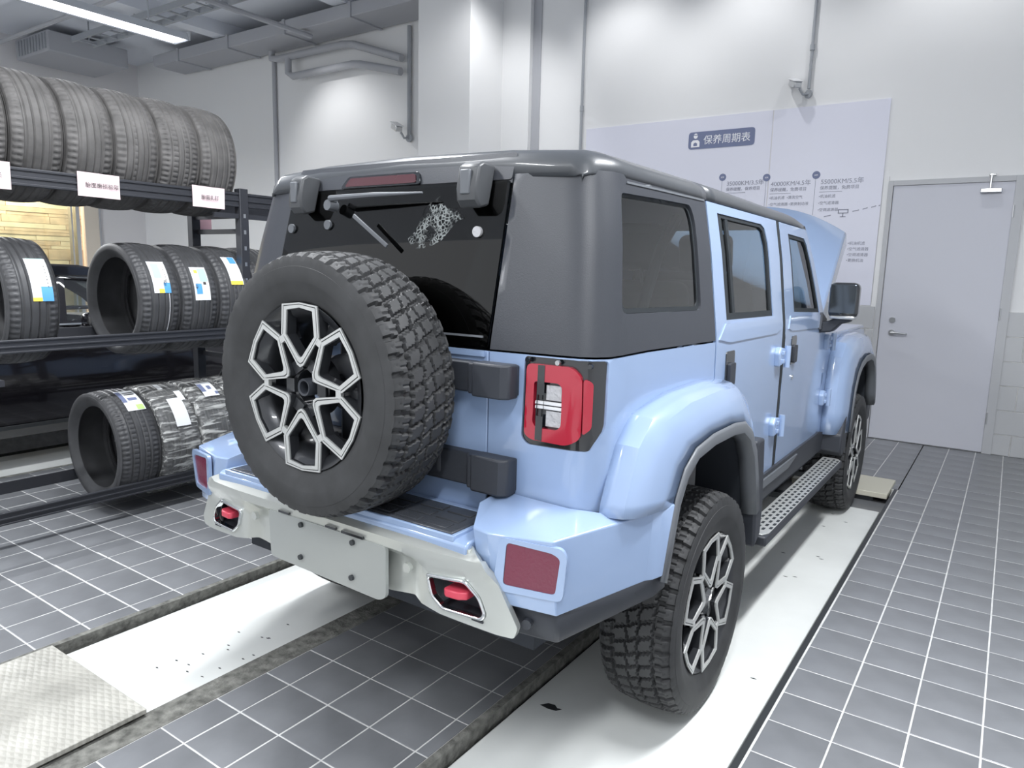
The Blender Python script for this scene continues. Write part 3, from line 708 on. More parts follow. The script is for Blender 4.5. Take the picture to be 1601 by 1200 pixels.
# hardtop sides
for sg in (1, -1):
    gs = GR+.005 if sg > 0 else -(GL-.005)
    q = [(gs, 1.79), (gs, 1.291), (SY(-.4), 1.294), (SY(.185), 1.284), (SY(.185), 1.79)]
    wh = fillet([(SY(-.598), 1.737), (SY(-.590), 1.405), (SY(.058), 1.396), (SY(.062), 1.70), (SY(.035), 1.748)], [.02, .03, .03, .04, .04])
    if sg < 0: q = [(-a, b) for a, b in q]; wh = [(-a, b) for a, b in wh]
    ht = bp('hardtop_side', q, 'hardtop', [wh], step=.05, label='dark grey hardtop side around the rear side window')
    ring_o = [(a, b) for a, b in wh]
    cx_ = sum(a for a, b in wh)/len(wh); cz_ = sum(b for a, b in wh)/len(wh)
    ring_i = [(cx_+(a-cx_)*.955, cz_+(b-cz_)*.93) for a, b in wh]
    panel('window_seal', ring_o, bodymap(-.009), 'seal', ht, [ring_i], thick=.01, step=.05, bevel=0)
    panel('side_window', ring_i, bodymap(-.012), 'glass_side', ht, thick=0, step=.1, bevel=0)
    if sg > 0:
        panel('moulded_line', [(SY(-.56), 1.772), (SY(-.56), 1.766), (SY(.17), 1.772), (SY(.17), 1.778)], bodymap(.003), 'trimgrey', ht, thick=.006, bevel=0)
# roof
def roofdz(y): return -.015*sstep((y-.2)/1.4)-.03*sstep((y-1.45)/.35)
def roof_part(name, y0, y1, m, ya=None, n=16, rear=False):
    sec = [(-.724, 1.780), (-.722, 1.800), (-.712, 1.822), (-.682, 1.840), (-.65, 1.852), (-.4, 1.868), (0, 1.876), (.4, 1.868), (.65, 1.852), (.682, 1.840), (.712, 1.822), (.722, 1.800), (.724, 1.780)]
    ys = [y0+(y1-y0)*i/n for i in range(n+1)]
    if rear: ys = [-.590, -.585, -.570, -.545]+[y for y in ys if y > -.52]
    bm = bmesh.new(); rows = []
    for y in ys:
        drop = {-.590: .085, -.585: .040, -.570: .016, -.545: .003}.get(y, 0)
        k = 1.0 if y > .2 else 1
        row = []
        for x, z in sec:
            zz = max(1.780 if abs(x) > .69 else 1.775, z-drop*(1 if True else 0))+roofdz(y)*(1 if z > 1.79 else .6)
            xx = x*(1-(.006 if y < -.58 else 0))
            if y < -.46 and abs(x) > .6: xx -= math.copysign((abs(x)-.6)*max(0, (-.46-y)/.13)**2*.45, x)
            row.append(bm.verts.new((xx, y, zz)))
        rows.append(row)
    for a, b in zip(rows, rows[1:]):
        for i in range(len(sec)-1): bm.faces.new((a[i], a[i+1], b[i+1], b[i]))
    bmesh.ops.recalc_face_normals(bm, faces=bm.faces)
    o = bm_link(name, bm, m, suv, ang=50); s_ = o.modifiers.new('solid', 'SOLIDIFY'); s_.thickness = .015; s_.offset = -1 if o.data.polygons[len(sec)*2].normal.z > 0 else 1
    return o
roof_part('hardtop_roof', -.59, .20, 'roof', rear=True)
roof_part('roof_panel', .207, 1.70, 'roof')
bpr = lambda n, pts, m, off, **k: panel(n, pts, bodymap(off), m, suv, **k)
# tailgate
tg = bp('tailgate', [(GL, 1.285), (GL, .80), (GR, .80), (GR, 1.285)], 'blue', step=.06, label='blue lower half of the tailgate')
panel('gate_crease', [(GL+.01, 1.268), (GR-.01, 1.268), (GR-.01, 1.284), (GL+.01, 1.284)], bodymap(.008), 'blue', tg, thick=.01, bevel=.003)
gframe = bp('window_header', [(GL, 1.782), (GL, 1.765), (GR, 1.765), (GR, 1.782)], 'hardtop', step=.05)
gh = bp('gate_header', fillet([(GL, 1.855), (GL, 1.775), (GR, 1.775), (GR, 1.855)], .01), 'hardtop', off=.004, step=.05, thick=.03, label='dark strip above the rear window')
gg = bp('rear_window', fillet([(GL+.004, 1.773), (GL+.004, 1.297), (GR-.004, 1.297), (GR-.004, 1.773)], .012), 'glass_dark', off=.004, step=.1, thick=.004, bevel=0, label='dark privacy glass of the tailgate')
panel('window_border', [(GL+.006, 1.771), (GL+.006, 1.299), (GR-.006, 1.299), (GR-.006, 1.771)], bodymap(-.004), 'gloss', gg, [[(GL+.05, 1.742), (GL+.05, 1.36), (GR-.05, 1.36), (GR-.05, 1.742)]], thick=.004, bevel=0)
panel('lower_moulding', [(GL+.02, 1.328), (GL+.02, 1.322), (GR-.02, 1.322), (GR-.02, 1.328)], bodymap(.008), 'trimgrey', gg, thick=.004, bevel=0)
bm = bmesh.new()
for i in range(11):
    z_ = 1.40+i*.028; a = bodymap(-.002)(-.5, z_); add_box(bm, -.50, .38, a.y-.0005, a.y+.0005, z_-.0009, z_+.0009)
bm_link('demister_wires', bm, 'trimgrey', gg)
# brake light
bl = panel('high_brake_lamp', fillet([(-.27, 1.776), (.095, 1.776), (.081, 1.816), (-.24, 1.816)], .012), bodymap(.012), 'gloss', suv, thick=.015, step=.05, label='dark red high-level brake lamp')
panel('brake_lens', fillet([(-.247, 1.781), (.077, 1.781), (.068, 1.809), (-.229, 1.809)], .008), bodymap(.0145), mat('dark_brake_lens', (.075, .022, .028), .15, coat=1), bl, thick=.004, step=.05, bevel=.001)
# window hinge caps
def hinge_cap(x0, x1):
    bm = bmesh.new()
    pr = [(1.815, -.59), (1.822, -.650), (1.810, -.672), (1.745, -.686), (1.712, -.682), (1.690, -.662), (1.70, -.62)]
    n = len(pr); a = [bm.verts.new((x0, y, z)) for z, y in pr]; b = [bm.verts.new((x1, y, z)) for z, y in pr]
    bm.faces.new(a); bm.faces.new(b[::-1])
    for i in range(n): bm.faces.new((a[i], b[i], b[(i+1) % n], a[(i+1) % n]))
    bmesh.ops.recalc_face_normals(bm, faces=bm.faces)
    o = bm_link('window_hinge_cap', bm, mat('cap_grey', (.07, .074, .08), .38) if 'cap_grey' not in bpy.data.materials else bpy.data.materials['cap_grey'], suv, bevel=.007, seg=2)
    xm = (x0+x1)/2; w = (x1-x0)
    bm = bmesh.new(); add_box(bm, x0+w*.22, x1-w*.30, -.6885, -.676, 1.728, 1.798, Matrix.Translation((0, 0, 0))); bm_link('cap_inset', bm, 'trimgrey', o, bevel=.004)
hinge_cap(-.450, -.385); hinge_cap(.300, .375)
# wiper
bm = bmesh.new(); tube_bm(bm, [(-.26, -.640, 1.735), (-.25, -.672, 1.738), (-.05, -.670, 1.742), (.15, -.660, 1.742)], [.010, .010, .008, .003], 8); tube_bm(bm, [(-.27, -.63, 1.715), (-.27, -.668, 1.718)], .018, 12)
bm_link('rear_wiper', bm, 'trimgrey', suv, label='rear wiper arm along the top of the glass')
bm = bmesh.new(); add_box(bm, -.09, .09, -.003, .003, -.007, .007, Matrix.Translation((-.055, -.680, 1.63)) @ Matrix.Rotation(R(33), 4, 'Y')); bm_link('wiper_blade', bm, 'trimgrey', suv, bevel=.002)
for x_, z_ in ((-.505, 1.645), (-.31, 1.655), (.345, 1.625)):
    y_ = B0(x_, z_).y; tube('glass_bolt', [(x_, y_-.004, z_), (x_, y_-.014, z_)], .016, 'clear' if x_ > -.4 and x_ > 0 else 'trimgrey', suv, 16)
panel('glue_residue', fillet([(.070, 1.605), (.10, 1.575), (.16, 1.578), (.21, 1.60), (.262, 1.66), (.29, 1.665), (.25, 1.70), (.215, 1.695), (.18, 1.735), (.12, 1.70), (.10, 1.63)], .004), bodymap(.0055), 'residue', gg, thick=0, step=.05, bevel=0)
# tailgate hinges
def ghinge(z0, z1, xl):
    o = prism('gate_hinge', [(xl, -.695), (xl, -.735), (.40, -.735), (.41, -.755), (.52, -.755), (.545, -.735), (.545, -.690)], z0+.006, z1-.004, 2, 'plastic', suv, bevel=.005, label='chunky dark tailgate hinge')
    prism('hinge_knuckle', [(.425, -.70), (.425, -.760), (.525, -.760), (.548, -.742), (.548, -.70)], z0, z1, 2, 'plastic', o, bevel=.007, seg=3)
ghinge(1.160, 1.258, .06); ghinge(.882, .990, .06)
# spare wheel carrier and spare
cb = boxes('spare_carrier', [(-.12, .17, -.76, -.70, .92, 1.42), (-.3, .3, -.74, -.70, 1.1, 1.22), (-.3, .3, -.74, -.70, .90, .98)], 'plastic', suv, bevel=.015)
sp = wheel(suv, (.015, -.905, 1.169), (0, 0, -PI/2), True)
# wheels on the ground
wheel(suv, (.79, 0, .389), (R(8), 0, 0)); wheel(suv, (.79, 2.745, .389), (R(-20), 0, 0))
wheel(suv, (-.79, 0, .389), (R(30), 0, PI)); wheel(suv, (-.79, 2.745, .389), (R(11), 0, PI))
# flares
def flare(sg, yc, front=False):
    # arch stations: outer lip (y,z) and body line (y,z)
    if not front:
        lip = [(-.515, .655), (-.475, .78), (-.44, .88), (-.385, .955), (-.30, 1.0), (-.15, 1.018), (.05, 1.018), (.17, 1.005), (.26, .96), (.33, .88), (.385, .76), (.43, .62)]
        bod = [(-.655, .87), (-.655, .88), (-.635, .96), (-.585, 1.05), (-.50, 1.12), (-.28, 1.155), (.0, 1.162), (.19, 1.15), (.30, 1.10), (.40, .99), (.455, .86), (.50, .62)]
    else:
        lip = [(-.42, .60), (-.40, .72), (-.36, .86), (-.29, .95), (-.20, 1.0), (-.05, 1.03), (.12, 1.03), (.24, 1.01), (.33, .96), (.40, .87), (.45, .76), (.48, .66)]
        bod = [(-.60, .60), (-.585, .74), (-.57, .92), (-.52, 1.06), (-.42, 1.14), (-.22, 1.17), (.05, 1.175), (.25, 1.16), (.38, 1.10), (.46, .98), (.51, .84), (.54, .66)]
    prof = [(0, 0), (.26, .015), (.52, .07), (.70, .18), (.83, .38), (.93, .68), (1, 1)]   # (x frac, lerp body->lip)
    X0, X1 = .797, .925
    bm = bmesh.new(); rows = []
    fl_, fb_ = (lip, bod) if front else ([(-.447, .862), (-.435, .89)]+lip[3:], [(-.665, .862), (-.655, .90)]+bod[3:])
    for (ly, lz), (by, bz) in zip(fl_, fb_):
        row = []
        for fx, t in prof:
            y = by+(ly-by)*t; z = bz+(lz-bz)*t; row.append(bm.verts.new((sg*(X0+(X1-X0)*fx), yc+y, z)))
        rows.append(row)
    for a, b in zip(rows, rows[1:]):
        for i in range(len(prof)-1): bm.faces.new((a[i], a[i+1], b[i+1], b[i]))
    bmesh.ops.recalc_face_normals(bm, faces=bm.faces)
    f = bm.faces[len(bm.faces)//2] if False else None
    bm.faces.ensure_lookup_table(); mid = bm.faces[(len(rows)//2)*(len(prof)-1)+4]
    if mid.normal.x*sg < 0: bmesh.ops.reverse_faces(bm, faces=bm.faces)
    o = bm_link('wheel_flare', bm, 'blue', suv, ang=24, label='blue %s wheel arch flare' % (('front' if front else 'rear')+(' right' if sg > 0 else ' left')))
    s_ = o.modifiers.new('solid', 'SOLIDIFY'); s_.thickness = .012; s_.offset = -1
    # grey lip
    bm = bmesh.new(); rows = []
    cyy, czz = 0, .42
    for (ly, lz) in lip:
        d = Vector((cyy-ly, czz-lz)).normalized(); row = []
        for dx, dd in ((0.002, -.004), (.008, .006), (.006, .034), (-.02, .042), (-.05, .042)):
            row.append(bm.verts.new((sg*(X1+dx), yc+ly+d.x*dd, lz+d.y*dd)))
        rows.append(row)
    for a, b in zip(rows, rows[1:]):
        for i in range(4): bm.faces.new((a[i], a[i+1], b[i+1], b[i]))
    bmesh.ops.recalc_face_normals(bm, faces=bm.faces)
    g = bm_link('flare_lip', bm, 'trimgrey', o, ang=40); s_ = g.modifiers.new('solid', 'SOLIDIFY'); s_.thickness = .006; s_.offset = 0
    # liner inside the arch
    bm = bmesh.new(); rows = []
    for (ly, lz) in lip:
        d = Vector((cyy-ly, czz-lz)).normalized()
        rows.append([bm.verts.new((sg*x, yc+ly+d.x*dd, lz+d.y*dd)) for x, dd in ((X1-.03, .04), (.80, .03), (.50, .02))])
    for a, b in zip(rows, rows[1:]):
        for i in range(2): bm.faces.new((a[i], a[i+1], b[i+1], b[i]))
    bm.faces.new([r[2] for r in rows])
    l = bm_link('arch_liner', bm, 'liner', o)
    return o
flare(1, 0); flare(-1, 0); flare(1, 2.745, True); flare(-1, 2.745, True)
for sg in (1, -1):
    prism('mud_guard', [(.36, .90), (.455, .90), (.50, .62), (.49, .50), (.42, .46), (.40, .62)], sg*.60, sg*.928, 0, 'plastic', suv, bevel=.01)
    prism('mud_guard', [(2.17, .60), (2.30, .74), (2.345, .62), (2.33, .50), (2.24, .46), (2.17, .50)], sg*.60, sg*.915, 0, 'plastic', suv, bevel=.01)
# doors
def door(name, pts, win, sg, nm, divider=None):
    d = bp(name, side(pts, sg), 'blue', [side(win, sg)], step=.055, bevel=.004, label='light blue %s %s door' % ('right' if sg > 0 else 'left', nm))
    cy = sum(p[0] for p in win)/len(win); cz = sum(p[1] for p in win)/len(win)
    w = fillet(win, .03, 3)
    def sh(k, kz): return [(cy+(a-cy)*k, cz+(b-cz)*kz) for a, b in win]
    panel('window_seal', side(sh(1.02, 1.02), sg), bodymap(-.004), 'seal', d, [side(sh(.88, .90), sg)], thick=.012, step=.05, bevel=0)
    panel('window_glass', side(sh(.90, .92), sg), bodymap(-.012), 'glass_side', d, thick=0, step=.1, bevel=0)
    return d
rdw = [(.315, 1.352), (.945, 1.345), (.935, 1.66), (.905, 1.722), (.86, 1.738), (.300, 1.742)]
fdw = [(1.315, 1.350), (1.865, 1.330), (1.80, 1.46), (1.665, 1.68), (1.62, 1.715), (1.30, 1.722)]
rdo = [(.197, 1.776), (.197, 1.05), (.34, 1.02), (.43, .90), (.48, .76), (.515, .615), (1.095, .615), (1.105, 1.770)]
fdo = [(1.158, 1.768), (1.150, .615), (2.02, .615), (2.035, 1.225), (1.99, 1.29), (1.70, 1.745), (1.67, 1.762)]
for sg in (1, -1):
    rd = door('rear_door', rdo, rdw, sg, 'rear'); fd_ = door('front_door', fdo, fdw, sg, 'front')
    panel('window_divider', side([(.405, 1.36), (.435, 1.36), (.425, 1.735), (.395, 1.735)], sg), bodymap(-.005), 'seal', rd, thick=.01, bevel=0)
    panel('door_rail', side([(.22, 1.285), (.30, 1.34), (1.0, 1.335), (1.06, 1.285), (1.0, 1.265), (.34, 1.268)], sg), bodymap(.004), 'blue', rd, thick=.010, bevel=.003)
    panel('door_rail', side([(1.20, 1.275), (1.24, 1.335), (1.93, 1.315), (1.98, 1.26), (1.90, 1.245), (1.26, 1.262)], sg), bodymap(.004), 'blue', fd_, thick=.010, bevel=.003)
    for d_, y0, y1 in ((rd, .305, .405), (fd_, 1.27, 1.365)):
        h = panel('handle_recess', side(rrect(y0, y1, 1.095, 1.235, .015), sg), bodymap(.004), 'gloss', d_, thick=.006, bevel=.002)
        panel('door_handle', side(rrect(y0+.018, y1-.018, 1.105, 1.19, .01), sg), bodymap(.016), 'plastic', h, thick=.012, bevel=.004)
    c_ = B0(SY(1.33), 1.04); tube('key_lock', [(sg*c_.x, c_.y, 1.03), (sg*(c_.x+.006), c_.y, 1.03)], .011, 'metal', fd_, 12)
    # exposed hinges
    for d_, yy in ((rd, 1.03), (fd_, 2.055)):
        for zz in (1.155, .83):
            h = prism('door_hinge', [(yy-.035, zz-.042), (yy+.065, zz-.030), (yy+.080, zz+.0), (yy+.065, zz+.035), (yy-.02, zz+.048), (yy-.045, zz+.02)], sg*.795, sg*.825, 0, 'blue', d_, bevel=.008, seg=3)
            tube('hinge_pin', [(sg*.832, yy+.055, zz-.05), (sg*.832, yy+.055, zz+.05)], .014, 'blue', h, 12)
            boxes('hinge_bolt', [tuple(sorted((sg*.822, sg*.834)))+(yy-.01, yy+.012, zz-.028, zz-.008), tuple(sorted((sg*.822, sg*.834)))+(yy-.01, yy+.012, zz+.010, zz+.030)], 'blue', h, bevel=.003)
# pillars and seams behind the doors
    panel('centre_pillar', side([(1.08, 1.775), (1.08, .60), (1.17, .60), (1.17, 1.775)], sg), bodymap(-.0135), 'seal', suv, thick=.04, bevel=0)
    panel('door_seal', side([(1.108, 1.772), (1.098, .62), (1.147, .62), (1.155, 1.768)], sg), bodymap(-.001), 'seal', suv, thick=.014, bevel=0)
    panel('rear_pillar', side([(.15, 1.775), (.15, 1.05), (.26, 1.05), (.26, 1.775)], sg), bodymap(-.020), 'seal', suv, thick=.03, bevel=0)
    tube('front_pillar', [(sg*.690, 1.70, 1.772), (sg*.735, 1.88, 1.50), (sg*.765, 2.08, 1.20)], .028, 'hardtop', suv, 10)
    # sill and running board
    panel('sill', side([(.49, .622), (.52, .50), (2.20, .50), (2.22, .60), (2.05, .628)], sg), bodymap(.012), 'plastic', suv, thick=.05, bevel=.006, label='grey plastic sill under the doors')
    panel('sill_ridge', side([(.53, .605), (.55, .565), (1.35, .565), (1.52, .605)], sg), bodymap(.02), 'trimgrey', suv, thick=.02, bevel=.006)
# front wings
    wg = panel('front_wing', side([(2.045, 1.205), (2.03, .80), (2.03, .615), (2.16, .60), (2.2, .9), (2.4, 1.08), (2.9, 1.10), (3.2, 1.0), (3.30, .80), (3.42, .80), (3.42, 1.10), (3.35, 1.16)], sg), bodymap(-.004), 'blue', suv, thick=.012, bevel=.004, label='light blue front wing')
    boxes('wing_top', [tuple(sorted((sg*.60, sg*.79)))+(2.06, 3.38, 1.165, 1.19)], 'blue', wg, bevel=.01)
for sg in (1,):
    pass
def running_board(sg):
    x0, x1, y0, y1, z = .815, .925, .60, 2.20, .455
    o = box('running_board', *sorted((sg*x0, sg*x1)), y0, y1, z-.05, z-.006, 'plastic', suv, bevel=.008, label='running board with a silver perforated tread')
    pts = [(x0+.004, y0+.01), (x1-.02, y0+.01), (x1-.002, y0+.05), (x1-.002, y1-.05), (x1-.02, y1-.01), (x0+.004, y1-.01)]
    bm = bmesh.new(); prism_bm(bm, [(sg*a, b) for a, b in pts], z-.006, z, 2); bmesh.ops.recalc_face_normals(bm, faces=bm.faces)
    t = bm_link('tread_plate', bm, 'silver', o, bevel=.002)
    bm = bmesh.new()
    for r_ in range(4):
        for i in range(27):
            y = y0+.07+i*.056+(.028 if r_ % 2 else 0)
            if y > y1-.06: continue
            x = x0+.020+r_*.0245; add_box(bm, *sorted((sg*x, sg*(x+.012))), y, y+.030, z-.003, z+.0008)
    bm_link('grip_slots', bm, 'seal', t)
    for y in (.9, 1.4, 1.9): box('board_bracket', *sorted((sg*.5, sg*.86)), y, y+.05, z-.07, z-.04, 'steel', o)
running_board(1); running_board(-1)

# bumper: plan outline sweeps
def sweep(name, plan_top, plan_bot, zt, zb, m, parent=suv, inner=.06, bevel=.012, **k):
    """wall between two plan polylines (x,y[,z]) with a top ledge going inward"""
    bm = bmesh.new(); a = [bm.verts.new((p[0], p[1], p[2] if len(p) > 2 else zt)) for p in plan_top]; b = [bm.verts.new((p[0], p[1], p[2] if len(p) > 2 else zb)) for p in plan_bot]
    for i in range(len(a)-1): bm.faces.new((a[i], b[i], b[i+1], a[i+1]))
    return bm, a, b
for sg in (1, -1):
    # blue bumper corner: outer edge, inner edge on the body
    out_t = [(.495, -.80, .875), (.545, -.895, .838), (.60, -.905, .838), (.775, -.862, .842), (.900, -.53, .856), (.915, -.50, .858), (.930, -.445, .868)]
    inn_t = [(.495, -.70, .885), (.52, -.70, .885), (.60, -.70, .882), (.72, -.69, .875), (.80, -.66, .872), (.80, -.62, .88), (.80, -.56, .88)]
    out_b = [(.495, -.83, .79), (.56, -.90, .765), (.625, -.905, .655), (.785, -.85, .640), (.895, -.555, .662), (.915, -.545, .668), (.931, -.512, .672)]
    bm = bmesh.new()
    R_ = [[bm.verts.new((sg*p[0], p[1], p[2])) for p in row] for row in (inn_t, out_t, out_b)]
    for r0, r1 in zip(R_, R_[1:]):
        for i in range(len(r0)-1): bm.faces.new((r0[i], r1[i], r1[i+1], r0[i+1]))
    bmesh.ops.recalc_face_normals(bm, faces=bm.faces); bm.faces.ensure_lookup_table()
    if bm.faces[1].normal.z < 0: bmesh.ops.reverse_faces(bm, faces=bm.faces)
    o = bm_link('bumper_corner', bm, 'blue', suv, ang=20, bevel=.018, seg=3, label='light blue %s corner of the rear bumper' % ('right' if sg > 0 else 'left'))
    s_ = o.modifiers.new('solid', 'SOLIDIFY'); s_.thickness = .012; s_.offset = -1; o.modifiers.move(1, 0)
    # reflector in a shallow blue surround
    def qy(x): return -.905+(x-.60)*(.043/.175)
    rp = fillet([(.655, .823), (.648, .708), (.782, .700), (.795, .80), (.775, .812)], .012)
    def rfm(off): return lambda u, v: Vector((sg*u, (-.905+(u-(.60+(.838-v)*.135))*(.246+(.838-v)*.52))-off, v))
    fl = (lambda pts: pts) if sg > 0 else (lambda pts: pts)
    su = panel('reflector_surround', fillet([(.635, .835), (.622, .690), (.80, .682), (.812, .806), (.80, .828)], .02), rfm(.0035), 'blue', o, [rp], thick=.012, bevel=.002)
    rf = panel('reflector', rp, rfm(.001), 'refl', o, thick=.01, bevel=.003)
    if sg < 0:
        for q in (su, rf):
            q.data.flip_normals()
    # black lower cladding
    t_ = [(.60, -.895, .655), (.785, -.842, .640), (.900, -.53, .662), (.932, -.505, .675)]
    b_ = [(.66, -.86, .560), (.76, -.80, .535), (.885, -.455, .575), (.905, -.43, .60)]
    c2_ = [(.62, -.70, .57), (.70, -.66, .55), (.80, -.42, .58), (.80, -.40, .60)]
    bm = bmesh.new(); R_ = [[bm.verts.new((sg*p[0], p[1], p[2])) for p in row] for row in (t_, b_, c2_)]
    for r0, r1 in zip(R_, R_[1:]):
        for i in range(len(r0)-1): bm.faces.new((r0[i], r1[i], r1[i+1], r0[i+1]))
    bmesh.ops.recalc_face_normals(bm, faces=bm.faces); bm.faces.ensure_lookup_table()
    if bm.faces[0].normal.y > 0: bmesh.ops.reverse_faces(bm, faces=bm.faces)
    l = bm_link('lower_cladding', bm, 'plastic', suv, ang=25, bevel=.008, label='black plastic cladding under the bumper corner'); s_ = l.modifiers.new('solid', 'SOLIDIFY'); s_.thickness = .015; s_.offset = -1
    for x_, y_, z_ in ((.70, -.853, .60), (.862, -.545, .628)):
        d = Vector((.3, -1, 0)).normalized() if y_ < -.7 else Vector((1, -.35, 0)).normalized()
        p = Vector((x_, y_, z_)); q = p+d*.016; tube('parking_sensor', [(sg*p.x, p.y, p.z), (sg*q.x, q.y, q.z)], .014, 'plastic', l, 14)
# centre of the bumper: blue ledge, pad, silver fascia
bc = prism('bumper_ledge', [(-.93, .775), (-.93, .795), (-.915, .803), (-.70, .812), (-.70, .70), (-.90, .70)], -.55, .55, 0, 'blue', suv, bevel=.006, label='narrow blue ledge of the bumper below the tailgate')
pad = box('step_pad', -.50, .49, -.915, -.735, .800, .816, 'gloss', bc, bevel=.004)
pad.data.materials.clear(); pad.data.materials.append(mat('step_rubber', (.055, .06, .07), .25))
boxes('tread_block', [(-.47+i*.105, -.385+i*.105, -.90+j*.055, -.862+j*.055, .815, .8185) for i in range(9) for j in range(3)], pad.data.materials[0], pad, bevel=.0015)
boxes('pad_border', [(-.515, .505, -.927, -.917, .795, .813), (-.515, .505, -.733, -.72, .80, .815), (-.515, -.502, -.92, -.72, .80, .814), (.492, .505, -.92, -.72, .80, .814)], 'blue', bc, bevel=.003)
fo = fillet([(-.555, .790), (.555, .790), (.600, .770), (.645, .70), (.70, .60), (.69, .570), (.64, .568), (.46, .580), (.36, .60), (.26, .585), (-.26, .585), (-.36, .60), (-.46, .580), (-.64, .568), (-.69, .570), (-.70, .60), (-.645, .70), (-.600, .770)], .008, 3)
rh = fillet([(.415, .690), (.545, .700), (.590, .662), (.610, .615), (.600, .598), (.470, .598), (.432, .630)], .012)
def fascia(off):
    def f(u, v):
        y = -.950 + .030*max(0, (abs(u)-.40)/.3)**1.5 + .02*sstep((.74-v)/.03)*(1 if True else 0)
        if abs(u) < .40: y += .022*sstep((.735-v)/.02)*sstep((.40-abs(u))/.06)
        if v > .765: y += (v-.765)**2*60
        return Vector((u, y-off, v))
    return f
fa = panel('silver_fascia', fo, fascia(0), 'champagne', suv, [rh, [(-a, b) for a, b in rh]], thick=.02, step=.03, bevel=.005, ang=40, label='satin silver skid fascia across the bumper')
boxes('fascia_return', [(-.555, .555, -.925, -.90, .772, .786)], 'champagne', fa)
for sg in (1, -1):
    rr_ = [(sg*a, b) for a, b in rh]; cx_ = sum(a for a, b in rr_)/len(rr_); cz_ = sum(b for a, b in rr_)/len(rr_)
    sm = [(cx_+(a-cx_)*.90, cz_+(b-cz_)*.82) for a, b in rr_]
    panel('recess_frame', rr_, fascia(.009), 'chrome', fa, [sm], thick=.022, step=.03, bevel=.003)
    box('recess_back', *sorted((sg*.41, sg*.61)), -.86, -.85, .590, .705, 'plastic', fa)
    box('recess_floor', *sorted((sg*.44, sg*.60)), -.918, -.85, .590, .596, 'plastic', fa); box('recess_top', *sorted((sg*.42, sg*.57)), -.915, -.85, .700, .705, 'plastic', fa)
    hk = prism('tow_hook', [(sg*.478, -.86), (sg*.478, -.932), (sg*.490, -.940), (sg*.530, -.936), (sg*.550, -.922), (sg*.550, -.86)], .642, .664, 2, 'red', fa, bevel=.004, label='red tow hook')
# plate panel
pp = panel('plate_panel', fillet([(-.262, .728), (-.255, .572), (.235, .560), (.262, .575), (.262, .728)], .014), lambda u, v: Vector((u+.015, -.950, v+.006)), mat('plate_panel_grey', (.42, .44, .43), .35, .4), suv, thick=.012, step=.08, bevel=.004, label='blank grey number plate panel with screws')
bmx = [(-.10, .712), (.13, .710), (-.105, .605), (.125, .600)]
for x_, z_ in bmx: tube('plate_screw', [(x_+.015, -.948, z_+.006), (x_+.015, -.958, z_+.006)], .0085, 'steel', pp, 12)
for q_ in ((-.19, -.14, .738, .745), (.03, .075, .738, .745), (.10, .19, .736, .744)): box('plate_slot', q_[0], q_[1], -.956, -.945, q_[2], q_[3], 'gloss', fa)
for x_ in (.345, -.345): tube('parking_sensor', [(x_, -.925, .685), (x_, -.938, .685)], .014, 'champagne', fa, 14)
# underside, axle, silencer
boxes('underbody', [(-.60, .60, -.66, 3.3, .40, .58), (-.78, .78, .55, 2.15, .46, .60), (-.50, .50, -.84, -.66, .52, .70)], 'liner', suv)
tube('rear_axle', [(-.68, 0, .389), (.68, 0, .389)], .045, 'liner', suv); tube('differential', [(-.14, 0, .389), (-.05, 0, .389), (.08, 0, .389), (.16, 0, .389)], [.05, .13, .13, .05], 'liner', suv, 16)
tube('front_axle', [(-.68, 2.745, .389), (.68, 2.745, .389)], .045, 'liner', suv)
for sg in (1, -1):
    tube('exhaust_pipe', [(sg*.45, .3, .46), (sg*.48, -.3, .46), (sg*.50, -.55, .50)], .032, 'steel', suv, 12)
    tube('brake_disc', [(sg*.70, 0, .389), (sg*.72, 0, .389)], .15, 'steel', suv, 24)
    box('rear_arch_wall', *sorted((sg*.55, sg*.58)), -.6, .5, .45, 1.05, 'liner', suv)
# rear bulkhead so the body is closed below the belt
boxes('cabin_floor', [(-.76, .76, -.62, 2.1, .60, .66)], 'cabin', suv)
boxes('cargo_side', [(.60, .765, -.60, .18, .66, 1.25), (-.765, -.60, -.60, .18, .66, 1.25)], 'cabin', suv, bevel=.02)
# windscreen
bm = bmesh.new(); v = [bm.verts.new(p) for p in ((-.68, 1.70, 1.775), (.68, 1.70, 1.775), (.74, 2.09, 1.215), (-.74, 2.09, 1.215))]; bm.faces.new(v); bm_link('windscreen', bm, 'glass_clear', suv)
boxes('windscreen_header', [(-.69, .69, 1.66, 1.71, 1.765, 1.80)], 'roof', suv, bevel=.01)
boxes('cowl', [(-.75, .75, 2.05, 2.20, 1.15, 1.21)], 'plastic', suv, bevel=.01)
# interior
def seat(x, y):
    s_ = boxes('seat', [(x-.24, x+.24, y-.02, y+.46, .82, .95)], 'seat', suv, bevel=.04, seg=3)
    bm = bmesh.new(); add_box(bm, -.23, .23, -.05, .07, 0, .60, Matrix.Translation((x, y, .90)) @ Matrix.Rotation(R(12), 4, 'X')); bm_link('seat_back', bm, 'seat', s_, bevel=.05, seg=3)
    bm = bmesh.new(); add_box(bm, -.13, .13, -.04, .05, .64, .82, Matrix.Translation((x, y-.01, .90)) @ Matrix.Rotation(R(10), 4, 'X')); bm_link('head_rest', bm, 'seat', s_, bevel=.035, seg=3)
    bm = bmesh.new(); tube_bm(bm, [(x-.05, y-.12, 1.45), (x-.05, y-.15, 1.56)], .007, 6); tube_bm(bm, [(x+.05, y-.12, 1.45), (x+.05, y-.15, 1.56)], .007, 6); bm_link('head_rest_post', bm, 'metal', s_)
for x, y in ((.40, .42), (-.40, .42), (.0, .42), (.40, 1.25), (-.40, 1.25)): seat(x, y)
